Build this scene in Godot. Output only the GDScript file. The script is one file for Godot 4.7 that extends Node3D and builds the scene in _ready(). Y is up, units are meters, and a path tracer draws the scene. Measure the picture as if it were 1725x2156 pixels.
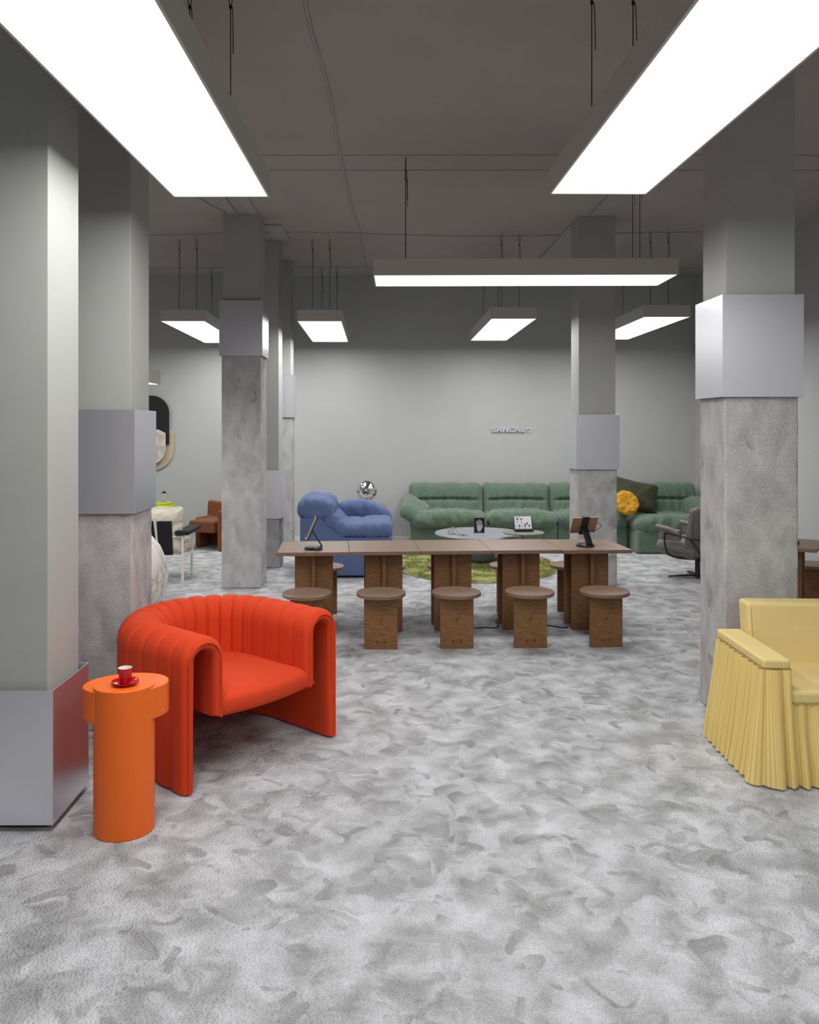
extends Node3D

const EYE := 1.75          # camera height above the carpet
const FOCAL := 1700.0      # focal length in pixels of the 1725 x 2156 frame
const CEIL := 4.08

var used := {}
var M := {}
var noise := FastNoiseLite.new()
var rng := RandomNumberGenerator.new()


func _ready() -> void:
	# ---------- camera, sky, exposure ----------
	var cam := Camera3D.new()
	cam.name = "camera"
	cam.projection = Camera3D.PROJECTION_FRUSTUM
	cam.near = 0.05
	cam.far = 60.0
	cam.size = cam.near * 2156.0 / FOCAL
	cam.frustum_offset = Vector2(47.5, -178.0) * cam.near / FOCAL
	cam.position = Vector3(0, EYE, 0)
	add_child(cam)
	cam.current = true
	var we := WorldEnvironment.new()
	we.name = "surroundings"
	var env := Environment.new()
	env.background_mode = Environment.BG_COLOR
	env.background_color = Color(0.95, 0.97, 1.0)
	env.background_energy_multiplier = 0.3
	env.tonemap_mode = Environment.TONE_MAPPER_LINEAR
	env.tonemap_exposure = 1.0
	env.sdfgi_enabled = true
	env.ssao_enabled = true
	env.ssil_enabled = true
	we.environment = env
	add_child(we)
	noise.seed = 11
	noise.noise_type = FastNoiseLite.TYPE_SIMPLEX_SMOOTH
	noise.frequency = 1.0
	noise.fractal_type = FastNoiseLite.FRACTAL_NONE
	rng.seed = 4242
	materials()
	lamps()
	shell()
	columns()
	work_tables()
	orange_corner()
	yellow_armchair()
	lounge()
	left_bay()
	right_bay()


# ---------------------------------------------------------------- naming
func numbered(n: String) -> String:
	if not used.has(n):
		used[n] = 0
		return n
	used[n] += 1
	return "%s_%03d" % [n, used[n]]


func tag(o: Node3D, label: String, category: String, group := "") -> Node3D:
	o.set_meta("label", label)
	o.set_meta("category", category)
	if group != "":
		o.set_meta("group", group)
	return o


func thing(called: String, label: String, category: String, at: Vector3, turn := 0.0, group := "") -> Node3D:
	var o := Node3D.new()
	o.name = numbered(called)
	add_child(o)
	o.position = at
	o.rotation_degrees.y = turn
	tag(o, label, category, group)
	return o


func part(called: String, mesh: Mesh, mat: Material, parent: Node3D, at := Vector3.ZERO, turn := Vector3.ZERO) -> MeshInstance3D:
	var o := MeshInstance3D.new()
	o.name = called
	o.mesh = mesh
	o.material_override = mat
	o.position = at
	o.rotation_degrees = turn
	parent.add_child(o, true)
	return o


func structure(called: String, mesh: Mesh, mat: Material, at := Vector3.ZERO, turn := Vector3.ZERO) -> MeshInstance3D:
	var o := part(called, mesh, mat, self, at, turn)
	o.set_meta("kind", "structure")
	return o


func single(called: String, label: String, category: String, mesh: Mesh, mat: Material, at := Vector3.ZERO, turn := Vector3.ZERO, group := "") -> MeshInstance3D:
	var o := part(numbered(called), mesh, mat, self, at, turn)
	tag(o, label, category, group)
	return o


func copy_of(o: Node3D, label: String, at: Vector3, turn: float) -> Node3D:
	var c := o.duplicate() as Node3D
	c.name = numbered(String(o.name))
	add_child(c)
	c.position = at
	c.rotation_degrees.y = turn
	c.set_meta("label", label)
	return c


func at(x: float, depth: float, y := 0.0) -> Vector3:
	return Vector3(x, y, -depth)


# ---------------------------------------------------------------- meshes
func mesh_of(v: PackedVector3Array, ix: PackedInt32Array, crease := 180.0, uv := PackedVector2Array(), given := PackedVector3Array()) -> ArrayMesh:
	var vol := 0.0
	for t in range(0, ix.size(), 3):
		vol += v[ix[t]].dot(v[ix[t + 1]].cross(v[ix[t + 2]]))
	if vol > 0.0:
		for t in range(0, ix.size(), 3):
			var s := ix[t + 1]
			ix[t + 1] = ix[t + 2]
			ix[t + 2] = s
	var fn := PackedVector3Array()
	for t in range(0, ix.size(), 3):
		var a := v[ix[t]]
		fn.append((v[ix[t + 2]] - a).cross(v[ix[t + 1]] - a))
	var arr := []
	arr.resize(Mesh.ARRAY_MAX)
	if crease >= 180.0:
		var n := given
		if n.is_empty():
			n.resize(v.size())
			for t in range(0, ix.size(), 3):
				var f := fn[t / 3]
				for k in 3:
					n[ix[t + k]] += f
			for i in n.size():
				n[i] = n[i].normalized() if n[i].length_squared() > 0.0 else Vector3.UP
		arr[Mesh.ARRAY_VERTEX] = v
		arr[Mesh.ARRAY_NORMAL] = n
		arr[Mesh.ARRAY_INDEX] = ix
		if uv.size() == v.size():
			arr[Mesh.ARRAY_TEX_UV] = uv
	else:
		var c := cos(deg_to_rad(crease))
		var round_of := []
		round_of.resize(v.size())
		for i in v.size():
			round_of[i] = PackedInt32Array()
		for t in range(0, ix.size(), 3):
			for k in 3:
				var l: PackedInt32Array = round_of[ix[t + k]]
				l.append(t / 3)
				round_of[ix[t + k]] = l
		var vv := PackedVector3Array()
		var nn := PackedVector3Array()
		for t in range(0, ix.size(), 3):
			var f := fn[t / 3]
			var fu := f.normalized()
			for k in 3:
				var s := Vector3.ZERO
				var l: PackedInt32Array = round_of[ix[t + k]]
				for q in l:
					if fn[q].normalized().dot(fu) >= c:
						s += fn[q]
				vv.append(v[ix[t + k]])
				nn.append(s.normalized() if s.length_squared() > 0.0 else fu)
		arr[Mesh.ARRAY_VERTEX] = vv
		arr[Mesh.ARRAY_NORMAL] = nn
		arr[Mesh.ARRAY_INDEX] = PackedInt32Array(range(vv.size()))
	var m := ArrayMesh.new()
	m.add_surface_from_arrays(Mesh.PRIMITIVE_TRIANGLES, arr)
	return m


func axis_steps(h: float, r: float, seg: int, n: int) -> PackedFloat32Array:
	var a := PackedFloat32Array()
	for i in seg:
		a.append(-h + r - r * tan(PI / 4.0 * (1.0 - float(i) / seg)))
	for i in n + 1:
		a.append(lerpf(-h + r, h - r, float(i) / n))
	for i in seg:
		a.append(h - r + r * tan(PI / 4.0 * float(i + 1) / seg))
	return a


# A box with rounded edges; bend(p) may push its points about (then its normals are worked out anew).
func rbox(sx: float, sy: float, sz: float, r: float, seg := 2, nx := 1, ny := 1, nz := 1, bend = null) -> ArrayMesh:
	r = minf(r, minf(sx, minf(sy, sz)) * 0.499)
	var h := Vector3(sx, sy, sz) * 0.5
	var steps := [axis_steps(h.x, r, seg, nx), axis_steps(h.y, r, seg, ny), axis_steps(h.z, r, seg, nz)]
	var count := [steps[0].size(), steps[1].size(), steps[2].size()]
	var inner := h - Vector3(r, r, r)
	var v := PackedVector3Array()
	var n := PackedVector3Array()
	var ix := PackedInt32Array()
	var known := {}
	for axis in 3:
		var ua := (axis + 1) % 3
		var va := (axis + 2) % 3
		for side in 2:
			var fixed: int = 0 if side == 0 else count[axis] - 1
			var ids := PackedInt32Array()
			for i in count[ua]:
				for j in count[va]:
					var c := [0, 0, 0]
					c[axis] = fixed
					c[ua] = i
					c[va] = j
					var key: int = (c[0] * 1000 + c[1]) * 1000 + c[2]
					if not known.has(key):
						known[key] = v.size()
						var p := Vector3(steps[0][c[0]], steps[1][c[1]], steps[2][c[2]])
						var q := p.clamp(-inner, inner)
						var d := (p - q).normalized()
						v.append(q + d * r)
						n.append(d)
					ids.append(known[key])
			var w: int = count[va]
			for i in count[ua] - 1:
				for j in w - 1:
					var a := ids[i * w + j]
					var b := ids[(i + 1) * w + j]
					var d2 := ids[(i + 1) * w + j + 1]
					var e := ids[i * w + j + 1]
					if side == 0:
						ix.append_array([a, b, d2, a, d2, e])
					else:
						ix.append_array([a, d2, b, a, e, d2])
	if bend != null:
		for i in v.size():
			v[i] = bend.call(v[i])
		n = PackedVector3Array()
	return mesh_of(v, ix, 180.0, PackedVector2Array(), n)


# Profile of (radius, height) turned round y.
func lathe(prof: Array, seg := 40, crease := 35.0) -> ArrayMesh:
	var v := PackedVector3Array()
	var ix := PackedInt32Array()
	var rows := []
	for p: Vector2 in prof:
		var row := PackedInt32Array()
		if p.x < 0.00001:
			v.append(Vector3(0, p.y, 0))
			for s in seg:
				row.append(v.size() - 1)
		else:
			for s in seg:
				var a := TAU * s / seg
				row.append(v.size())
				v.append(Vector3(cos(a) * p.x, p.y, sin(a) * p.x))
		rows.append(row)
	for i in rows.size() - 1:
		for s in seg:
			var a: int = rows[i][s]
			var b: int = rows[i][(s + 1) % seg]
			var c: int = rows[i + 1][(s + 1) % seg]
			var d: int = rows[i + 1][s]
			if a != b:
				ix.append_array([a, b, c])
			if c != d:
				ix.append_array([a, c, d])
	return mesh_of(v, ix, crease)


# A round bar along the points.
func tube(pts: PackedVector3Array, r: float, seg := 8, looped := false) -> ArrayMesh:
	var v := PackedVector3Array()
	var ix := PackedInt32Array()
	var n := pts.size()
	var side := Vector3.ZERO
	for i in n:
		var before := pts[(i - 1 + n) % n] if looped else pts[maxi(i - 1, 0)]
		var after := pts[(i + 1) % n] if looped else pts[mini(i + 1, n - 1)]
		var t := (after - before).normalized()
		if side == Vector3.ZERO:
			side = t.cross(Vector3.UP if absf(t.y) < 0.9 else Vector3.RIGHT).normalized()
		side = (side - t * side.dot(t)).normalized()
		var up := t.cross(side)
		for s in seg:
			var a := TAU * s / seg
			v.append(pts[i] + (side * cos(a) + up * sin(a)) * r)
	for i in (n if looped else n - 1):
		for s in seg:
			var a := i * seg + s
			var b := i * seg + (s + 1) % seg
			var c := ((i + 1) % n) * seg + (s + 1) % seg
			var d := ((i + 1) % n) * seg + s
			ix.append_array([a, b, c, a, c, d])
	if not looped:
		for e in 2:
			v.append(pts[0] if e == 0 else pts[n - 1])
			var o := 0 if e == 0 else (n - 1) * seg
			for s in seg:
				if e == 0:
					ix.append_array([v.size() - 1, o + (s + 1) % seg, o + s])
				else:
					ix.append_array([v.size() - 1, o + s, o + (s + 1) % seg])
	return mesh_of(v, ix, 60.0)


func line_of(pts: Array) -> PackedVector3Array:
	return PackedVector3Array(pts)


# A smooth curve through the points.
func curve_of(pts: Array, per := 8) -> PackedVector3Array:
	var out := PackedVector3Array()
	for i in pts.size() - 1:
		var p0: Vector3 = pts[maxi(i - 1, 0)]
		var p1: Vector3 = pts[i]
		var p2: Vector3 = pts[i + 1]
		var p3: Vector3 = pts[mini(i + 2, pts.size() - 1)]
		for k in per:
			out.append(p1.cubic_interpolate(p2, p0, p3, float(k) / per))
	out.append(pts[pts.size() - 1])
	return out


# An outline in the ground plane (x, z) raised through rings of (inset, height, scale); caps are filled.
func raised(poly: PackedVector2Array, rings: Array, crease := 35.0, hub := Vector2.ZERO) -> ArrayMesh:
	var v := PackedVector3Array()
	var ix := PackedInt32Array()
	var n := poly.size()
	var turn := 0.0
	for i in n:
		turn += poly[i].cross(poly[(i + 1) % n])
	var sgn := 1.0 if turn > 0.0 else -1.0
	for r: Array in rings:
		for i in n:
			var e := (poly[(i + 1) % n] - poly[(i - 1 + n) % n]).normalized()
			var inward := Vector2(-e.y, e.x) * sgn
			var p := poly[i] + inward * float(r[0])
			if r.size() > 2:
				p = hub + (p - hub) * float(r[2])
			v.append(Vector3(p.x, r[1], p.y))
	for k in rings.size() - 1:
		for i in n:
			var a := k * n + i
			var b := k * n + (i + 1) % n
			ix.append_array([a, b, b + n, a, b + n, a + n])
	var tri := Geometry2D.triangulate_polygon(poly)
	var top := (rings.size() - 1) * n
	for t in range(0, tri.size(), 3):
		var flip := (poly[tri[t + 1]] - poly[tri[t]]).cross(poly[tri[t + 2]] - poly[tri[t]]) * sgn > 0.0
		var b := tri[t + 1] if flip else tri[t + 2]
		var c := tri[t + 2] if flip else tri[t + 1]
		ix.append_array([tri[t], c, b])
		ix.append_array([top + tri[t], top + b, top + c])
	return mesh_of(v, ix, crease)


func ellipse(a: float, b: float, seg := 56) -> PackedVector2Array:
	var p := PackedVector2Array()
	for i in seg:
		p.append(Vector2(cos(TAU * i / seg) * a, sin(TAU * i / seg) * b))
	return p


func disc(a: float, b: float, y0: float, y1: float, bevel := 0.003, seg := 56) -> ArrayMesh:
	return raised(ellipse(a, b, seg), [[bevel, y0], [0.0, y0 + bevel], [0.0, y1 - bevel], [bevel, y1]])


# Several meshes as one.
func joined(list: Array) -> ArrayMesh:
	var st := SurfaceTool.new()
	st.begin(Mesh.PRIMITIVE_TRIANGLES)
	for e: Array in list:
		st.append_from(e[0], 0, e[1])
	return st.commit()


# A body given by its distance field, meshed as surface nets: one point in each cell the surface crosses.
func netted(lo: Vector3, hi: Vector3, cell: float, field: Callable) -> ArrayMesh:
	var nx := int((hi.x - lo.x) / cell) + 2
	var ny := int((hi.y - lo.y) / cell) + 2
	var nz := int((hi.z - lo.z) / cell) + 2
	var val := PackedFloat32Array()
	val.resize(nx * ny * nz)
	for i in nx:
		for j in ny:
			for k in nz:
				val[(i * ny + j) * nz + k] = field.call(lo + Vector3(i, j, k) * cell)
	var v := PackedVector3Array()
	var ix := PackedInt32Array()
	var id := PackedInt32Array()
	id.resize(nx * ny * nz)
	id.fill(-1)
	var di := ny * nz
	var corner := [0, 1, nz, nz + 1, di, di + 1, di + nz, di + nz + 1]
	var spot := [Vector3(0, 0, 0), Vector3(0, 0, 1), Vector3(0, 1, 0), Vector3(0, 1, 1), Vector3(1, 0, 0), Vector3(1, 0, 1), Vector3(1, 1, 0), Vector3(1, 1, 1)]
	var edges := [[0, 1], [2, 3], [4, 5], [6, 7], [0, 2], [1, 3], [4, 6], [5, 7], [0, 4], [1, 5], [2, 6], [3, 7]]
	for i in nx - 1:
		for j in ny - 1:
			for k in nz - 1:
				var o := (i * ny + j) * nz + k
				var inside := 0
				for c in 8:
					if val[o + corner[c]] < 0.0:
						inside += 1
				if inside == 0 or inside == 8:
					continue
				var sum := Vector3.ZERO
				var cnt := 0
				for e: Array in edges:
					var a := val[o + corner[e[0]]]
					var b := val[o + corner[e[1]]]
					if (a < 0.0) != (b < 0.0):
						sum += (spot[e[0]] as Vector3).lerp(spot[e[1]], a / (a - b))
						cnt += 1
				id[o] = v.size()
				v.append(lo + (Vector3(i, j, k) + sum / cnt) * cell)
	for i in range(1, nx - 1):
		for j in range(1, ny - 1):
			for k in range(1, nz - 1):
				var o := (i * ny + j) * nz + k
				var s := val[o] < 0.0
				for ax in 3:
					var step: int = [di, nz, 1][ax]
					if (val[o + step] < 0.0) == s:
						continue
					var p: int = [nz, 1, di][ax]
					var q: int = [1, di, nz][ax]
					var a := id[o]
					var b := id[o - p]
					var c := id[o - p - q]
					var d := id[o - q]
					if a < 0 or b < 0 or c < 0 or d < 0:
						continue
					if s:
						ix.append_array([a, b, c, a, c, d])
					else:
						ix.append_array([a, c, b, a, d, c])
	return mesh_of(v, ix)


func bar(p: Vector2, a: Vector2, b: Vector2, ra: float, rb: float) -> float:
	var ab := b - a
	var h := clampf((p - a).dot(ab) / ab.length_squared(), 0.0, 1.0)
	return p.distance_to(a + ab * h) - lerpf(ra, rb, h)


func blend(a: float, b: float, k: float) -> float:
	var h := maxf(k - absf(a - b), 0.0) / k
	return minf(a, b) - h * h * k * 0.25


func moved(p: Vector3, turn := Vector3.ZERO) -> Transform3D:
	return Transform3D(Basis.from_euler(turn * PI / 180.0), p)


# ---------------------------------------------------------------- materials
func plain(name_of: String, c: Color, rough := 0.6, metal := 0.0) -> StandardMaterial3D:
	var m := StandardMaterial3D.new()
	m.resource_name = name_of
	m.albedo_color = c
	m.roughness = rough
	m.metallic = metal
	M[name_of] = m
	return m


func tri(m: StandardMaterial3D, scale_of: Vector3, world := false) -> void:
	m.uv1_triplanar = true
	m.uv1_world_triplanar = world
	m.uv1_scale = scale_of
	m.uv1_triplanar_sharpness = 6.0


func noise_tex(size: int, freq: float, octaves: int, ramp: Array, seed_of := 1, normal := 0.0, warp := 0.0) -> NoiseTexture2D:
	var f := FastNoiseLite.new()
	f.seed = seed_of
	f.noise_type = FastNoiseLite.TYPE_SIMPLEX_SMOOTH
	f.frequency = freq
	f.fractal_octaves = octaves
	f.fractal_type = FastNoiseLite.FRACTAL_FBM
	if warp > 0.0:
		f.domain_warp_enabled = true
		f.domain_warp_amplitude = warp
		f.domain_warp_frequency = freq * 0.7
	var t := NoiseTexture2D.new()
	t.width = size
	t.height = size
	t.seamless = true
	t.noise = f
	if normal > 0.0:
		t.as_normal_map = true
		t.bump_strength = normal
	else:
		var g := Gradient.new()
		var off := PackedFloat32Array()
		var col := PackedColorArray()
		for e: Array in ramp:
			off.append(e[0])
			col.append(e[1])
		g.offsets = off
		g.colors = col
		t.color_ramp = g
	return t


# Brushed pile: soft-edged strokes of nap lying one way or the other, with the grain of the tufts.
func pile_texture(size: int, strokes: int, reach: float, dark: Color, light: Color, seed_of: int, base: float, spread: float, grain: float) -> ImageTexture:
	var half := size / 2
	var r := RandomNumberGenerator.new()
	r.seed = seed_of
	var f := FastNoiseLite.new()
	f.seed = seed_of
	f.frequency = 0.014
	f.fractal_octaves = 3
	f.domain_warp_enabled = true
	f.domain_warp_amplitude = 22.0
	f.domain_warp_frequency = 0.012
	var low := f.get_seamless_image(half, half).get_data()
	var wf := FastNoiseLite.new()
	wf.frequency = 0.02
	wf.fractal_octaves = 1
	wf.seed = seed_of + 70
	var wx := wf.get_seamless_image(half, half).get_data()
	wf.seed = seed_of + 71
	var wy := wf.get_seamless_image(half, half).get_data()
	var val := PackedFloat32Array()
	val.resize(half * half)
	for i in half * half:
		val[i] = base + (low[i] / 255.0 - 0.5) * spread
	for s in strokes:
		var cx := r.randi_range(0, half - 1)
		var cy := r.randi_range(0, half - 1)
		var a := reach * r.randf_range(0.35, 1.0)
		var b := a * r.randf_range(0.3, 0.7)
		var ang := r.randf_range(0.0, TAU)
		var ca := cos(ang)
		var sa := sin(ang)
		var to := r.randf_range(0.72, 1.0) if r.randf() < 0.58 else r.randf_range(0.0, 0.3)
		var pull := r.randf_range(0.22, 0.65)
		var w := int(a) + 1
		for dy in range(-w, w + 1):
			var row := posmod(cy + dy, half) * half
			for dx in range(-w, w + 1):
				var k := row + posmod(cx + dx, half)
				var ex := dx + (wx[k] - 128) * 0.11
				var ey := dy + (wy[k] - 128) * 0.11
				var lx := (ex * ca + ey * sa) / a
				var ly := (ey * ca - ex * sa) / b
				var e := lx * lx + ly * ly
				if e < 1.0:
					var ws := minf(1.0, (1.0 - e) * (1.6 + 2.5 * maxf(lx, 0.0))) * clampf(0.35 + 0.8 * lx, 0.0, 1.0) * pull
					val[k] += (to - val[k]) * ws
	var small := PackedByteArray()
	small.resize(half * half)
	for i in half * half:
		small[i] = int(clampf(val[i], 0.0, 1.0) * 255.0)
	var im := Image.create_from_data(half, half, false, Image.FORMAT_L8, small)
	im.resize(size, size, Image.INTERPOLATE_CUBIC)
	var soft := im.get_data()
	var fine := FastNoiseLite.new()
	fine.seed = seed_of + 5
	fine.frequency = 0.33
	fine.fractal_octaves = 2
	var fg := fine.get_seamless_image(512, 512).get_data()
	var lut := PackedByteArray()
	for i in 256:
		var c := dark.lerp(light, i / 255.0)
		lut.append(int(clampf(c.r, 0, 1) * 255))
		lut.append(int(clampf(c.g, 0, 1) * 255))
		lut.append(int(clampf(c.b, 0, 1) * 255))
	var out := PackedByteArray()
	out.resize(size * size * 3)
	var o := 0
	for y in size:
		var fr := (y & 511) * 512
		for x in size:
			var q := clampi(soft[y * size + x] + int((fg[fr + (x & 511)] - 128) * grain), 0, 255) * 3
			out[o] = lut[q]
			out[o + 1] = lut[q + 1]
			out[o + 2] = lut[q + 2]
			o += 3
	return ImageTexture.create_from_image(Image.create_from_data(size, size, false, Image.FORMAT_RGB8, out))


func stripe_texture(size: int, count: float, wave: float, dark: Color, light: Color) -> ImageTexture:
	var im := Image.create(size, size, false, Image.FORMAT_RGB8)
	for y in size:
		for x in size:
			var u := float(x) / size
			var w := float(y) / size
			var ph := (u + w) * count + wave * sin(TAU * (u - w)) + wave * 0.7 * sin(TAU * 2.0 * u)
			im.set_pixel(x, y, dark.lerp(light, smoothstep(0.2, 0.65, 0.5 + 0.5 * sin(TAU * ph))))
	return ImageTexture.create_from_image(im)


func materials() -> void:
	var m: StandardMaterial3D
	var grain := noise_tex(512, 0.22, 3, [], 3, 5.0)
	var weave := noise_tex(512, 0.35, 2, [], 8, 6.0)

	m = plain("carpet", Color.WHITE, 1.0)
	m.albedo_texture = pile_texture(2048, 4000, 28.0, Color(0.455, 0.46, 0.45), Color(0.81, 0.815, 0.835), 21, 0.66, 0.7, 0.5)
	tri(m, Vector3.ONE * 0.24, true)
	m.normal_enabled = true
	m.normal_texture = noise_tex(1024, 0.3, 3, [], 4, 5.0)
	m.normal_scale = 0.6
	m.metallic_specular = 0.1

	m = plain("column_pile", Color.WHITE, 1.0)
	m.albedo_texture = pile_texture(1024, 90, 42.0, Color(0.49, 0.485, 0.475), Color(0.87, 0.865, 0.865), 57, 0.78, 0.42, 0.9)
	tri(m, Vector3(0.8, 0.45, 0.8), true)
	m.normal_enabled = true
	m.normal_texture = noise_tex(1024, 0.42, 2, [], 23, 8.0)
	m.normal_scale = 1.0
	m.metallic_specular = 0.1

	m = plain("wall_paint", Color.WHITE, 0.75)
	m.albedo_texture = noise_tex(512, 0.012, 4, [[0.0, Color(0.69, 0.695, 0.695)], [1.0, Color(0.705, 0.71, 0.71)]], 5)
	tri(m, Vector3.ONE * 0.3, true)
	m.metallic_specular = 0.25
	m = plain("ceiling_paint", Color.WHITE, 0.9)
	m.albedo_texture = noise_tex(512, 0.01, 4, [[0.0, Color(0.63, 0.595, 0.58)], [1.0, Color(0.655, 0.62, 0.605)]], 6)
	tri(m, Vector3.ONE * 0.25, true)
	m = plain("conduit_paint", Color(0.625, 0.615, 0.61), 0.85)
	m = plain("shaft_paint", Color.WHITE, 0.55)
	m.albedo_texture = noise_tex(512, 0.012, 3, [[0.0, Color(0.645, 0.652, 0.638)], [1.0, Color(0.66, 0.667, 0.653)]], 15)
	tri(m, Vector3.ONE * 0.4, true)
	m = plain("skirting_paint", Color(0.78, 0.78, 0.78), 0.5)
	m = plain("housing_paint", Color(0.74, 0.725, 0.69), 0.6)

	m = plain("aluminium", Color(0.88, 0.88, 0.905), 0.36, 0.9)
	m.roughness_texture = noise_tex(512, 0.05, 4, [[0.0, Color(0.82, 0.82, 0.82)], [1.0, Color(1, 1, 1)]], 31)
	tri(m, Vector3(0.6, 9.0, 0.6))
	plain("black_gap", Color(0.07, 0.06, 0.055), 0.8)
	plain("chrome", Color(0.93, 0.93, 0.93), 0.06, 1.0)
	plain("wire", Color(0.16, 0.155, 0.15), 0.45, 0.6)

	m = plain("wood_gloss_tint", Color.WHITE, 0.42)
	m.albedo_texture = noise_tex(1024, 0.02, 5, [[0.0, Color(0.44, 0.345, 0.285)], [0.5, Color(0.485, 0.39, 0.325)], [1.0, Color(0.53, 0.435, 0.365)]], 13)  # grey-brown gloss of tabletops and stool seats mixed into the wood colour
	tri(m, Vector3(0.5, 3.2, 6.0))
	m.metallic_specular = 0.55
	m = plain("wood_board", Color.WHITE, 0.5)
	m.albedo_texture = noise_tex(1024, 0.018, 5, [[0.0, Color(0.43, 0.30, 0.185)], [0.5, Color(0.495, 0.355, 0.225)], [1.0, Color(0.545, 0.40, 0.265)]], 14)
	tri(m, Vector3(0.6, 2.2, 0.6))
	m.metallic_specular = 0.4
	plain("wood_dowel", Color(0.33, 0.20, 0.11), 0.5)

	m = plain("orange_velour", Color(0.885, 0.26, 0.05), 0.9)
	m.albedo_texture = noise_tex(512, 0.06, 4, [[0.0, Color(0.86, 0.84, 0.82)], [1.0, Color(1, 1, 1)]], 41)
	tri(m, Vector3(3.0, 6.0, 3.0))
	m.rim_enabled = true
	m.rim = 0.15
	m.rim_tint = 0.8
	m.normal_enabled = true
	m.normal_texture = weave
	m.normal_scale = 0.35
	plain("orange_lacquer", Color(0.91, 0.40, 0.04), 0.42)
	plain("red_glaze", Color(0.72, 0.04, 0.09), 0.12)
	plain("white_glaze", Color(0.93, 0.93, 0.91), 0.15)

	m = plain("yellow_weave", Color(0.95, 0.865, 0.60), 0.9)
	m.albedo_texture = noise_tex(512, 0.3, 2, [[0.0, Color(0.88, 0.86, 0.83)], [1.0, Color(1, 1, 1)]], 42)
	tri(m, Vector3.ONE * 4.0)
	m.normal_enabled = true
	m.normal_texture = weave
	m.normal_scale = 0.5
	m = plain("yellow_mesh", Color(0.955, 0.865, 0.55, 0.94), 0.8)
	m.transparency = BaseMaterial3D.TRANSPARENCY_ALPHA
	m.albedo_texture = ribs_texture()
	m.uv1_scale = Vector3(1, 1, 1)
	m.backlight_enabled = true
	m.backlight = Color(0.55, 0.45, 0.2)
	plain("yellow_thread", Color(0.72, 0.60, 0.32), 0.9)

	m = plain("green_chenille", Color.WHITE, 0.85)
	m.albedo_texture = noise_tex(512, 0.06, 4, [[0.2, Color(0.20, 0.27, 0.215)], [0.5, Color(0.315, 0.40, 0.33)], [0.8, Color(0.50, 0.585, 0.51)]], 43)
	tri(m, Vector3(4.6, 1.7, 4.6))
	m.rim_enabled = true
	m.rim = 0.6
	m.rim_tint = 0.4
	m = plain("dark_green_boucle", Color.WHITE, 0.95)
	m.albedo_texture = noise_tex(512, 0.16, 2, [[0.35, Color(0.09, 0.13, 0.10)], [0.55, Color(0.22, 0.27, 0.21)], [0.72, Color(0.46, 0.40, 0.27)]], 44)
	tri(m, Vector3.ONE * 2.4)
	m = plain("blue_cotton", Color(0.345, 0.415, 0.565), 0.9)
	m.albedo_texture = noise_tex(512, 0.08, 4, [[0.0, Color(0.9, 0.9, 0.92)], [1.0, Color(1, 1, 1)]], 45)
	tri(m, Vector3.ONE * 2.0)
	m.rim_enabled = true
	m.rim = 0.3
	m.rim_tint = 0.6
	m = plain("mustard", Color(0.755, 0.555, 0.11), 0.85)
	plain("letter_silver", Color(0.85, 0.85, 0.9), 0.35, 0.5)
	m = plain("window_glass", Color(0.95, 0.97, 0.97, 0.05), 0.02)
	m.transparency = BaseMaterial3D.TRANSPARENCY_ALPHA
	m = plain("rug_green", Color.WHITE, 0.95)
	m.albedo_texture = noise_tex(512, 0.04, 4, [[0.1, Color(0.58, 0.59, 0.35)], [0.55, Color(0.69, 0.70, 0.46)], [0.9, Color(0.76, 0.77, 0.54)]], 46, 0.0, 18.0)
	tri(m, Vector3.ONE * 1.2)
	m = plain("rug_tuft", Color(0.735, 0.74, 0.50), 0.95)
	plain("stone_grey", Color(0.56, 0.56, 0.59), 0.35)
	m = plain("drum_grey", Color.WHITE, 0.8)
	m.albedo_texture = noise_tex(256, 0.2, 3, [[0.2, Color(0.36, 0.37, 0.38)], [0.8, Color(0.48, 0.49, 0.5)]], 47)
	tri(m, Vector3.ONE * 3.0)
	plain("taupe_lacquer", Color(0.50, 0.49, 0.465), 0.35)
	plain("grey_leather", Color(0.425, 0.41, 0.395), 0.55)
	plain("grey_trim", Color(0.27, 0.265, 0.26), 0.6)
	plain("charcoal_metal", Color(0.16, 0.16, 0.165), 0.45, 0.2)
	plain("black_plastic", Color(0.085, 0.085, 0.1), 0.4)
	plain("black_print", Color(0.06, 0.06, 0.07), 0.3)
	plain("white_enamel", Color(0.89, 0.88, 0.85), 0.3)
	plain("panel_white", Color(0.88, 0.88, 0.9), 0.35)
	plain("knob_red", Color(0.45, 0.08, 0.05), 0.4)
	plain("xray_grey", Color(0.72, 0.72, 0.73), 0.4)
	plain("cream_canvas", Color(0.86, 0.83, 0.765), 0.85)
	plain("black_canvas", Color(0.085, 0.085, 0.10), 0.85)
	plain("lime_lacquer", Color(0.66, 0.72, 0.05), 0.35)
	m = plain("marbled_velvet", Color.WHITE, 0.85)
	m.albedo_texture = noise_tex(512, 0.012, 4, [[0.0, Color(0.83, 0.80, 0.775)], [0.55, Color(0.80, 0.765, 0.74)], [0.63, Color(0.62, 0.56, 0.53)], [0.7, Color(0.82, 0.79, 0.765)], [1.0, Color(0.86, 0.84, 0.815)]], 48, 0.0, 60.0)
	tri(m, Vector3(1.2, 0.5, 1.2))
	m.rim_enabled = true
	m.rim = 0.4
	m = plain("brown_corduroy", Color.WHITE, 0.9)
	m.albedo_texture = stripe_texture(512, 15.0, 0.9, Color(0.12, 0.055, 0.02), Color(0.60, 0.34, 0.14))
	tri(m, Vector3(2.2, 2.2, 2.2))
	m.rim_enabled = true
	m.rim = 0.3
	m.rim_tint = 0.8
	m = plain("cocoa_velvet", Color(0.52, 0.28, 0.12), 0.9)
	plain("panel_black", Color(0.035, 0.035, 0.05), 0.7)
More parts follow.
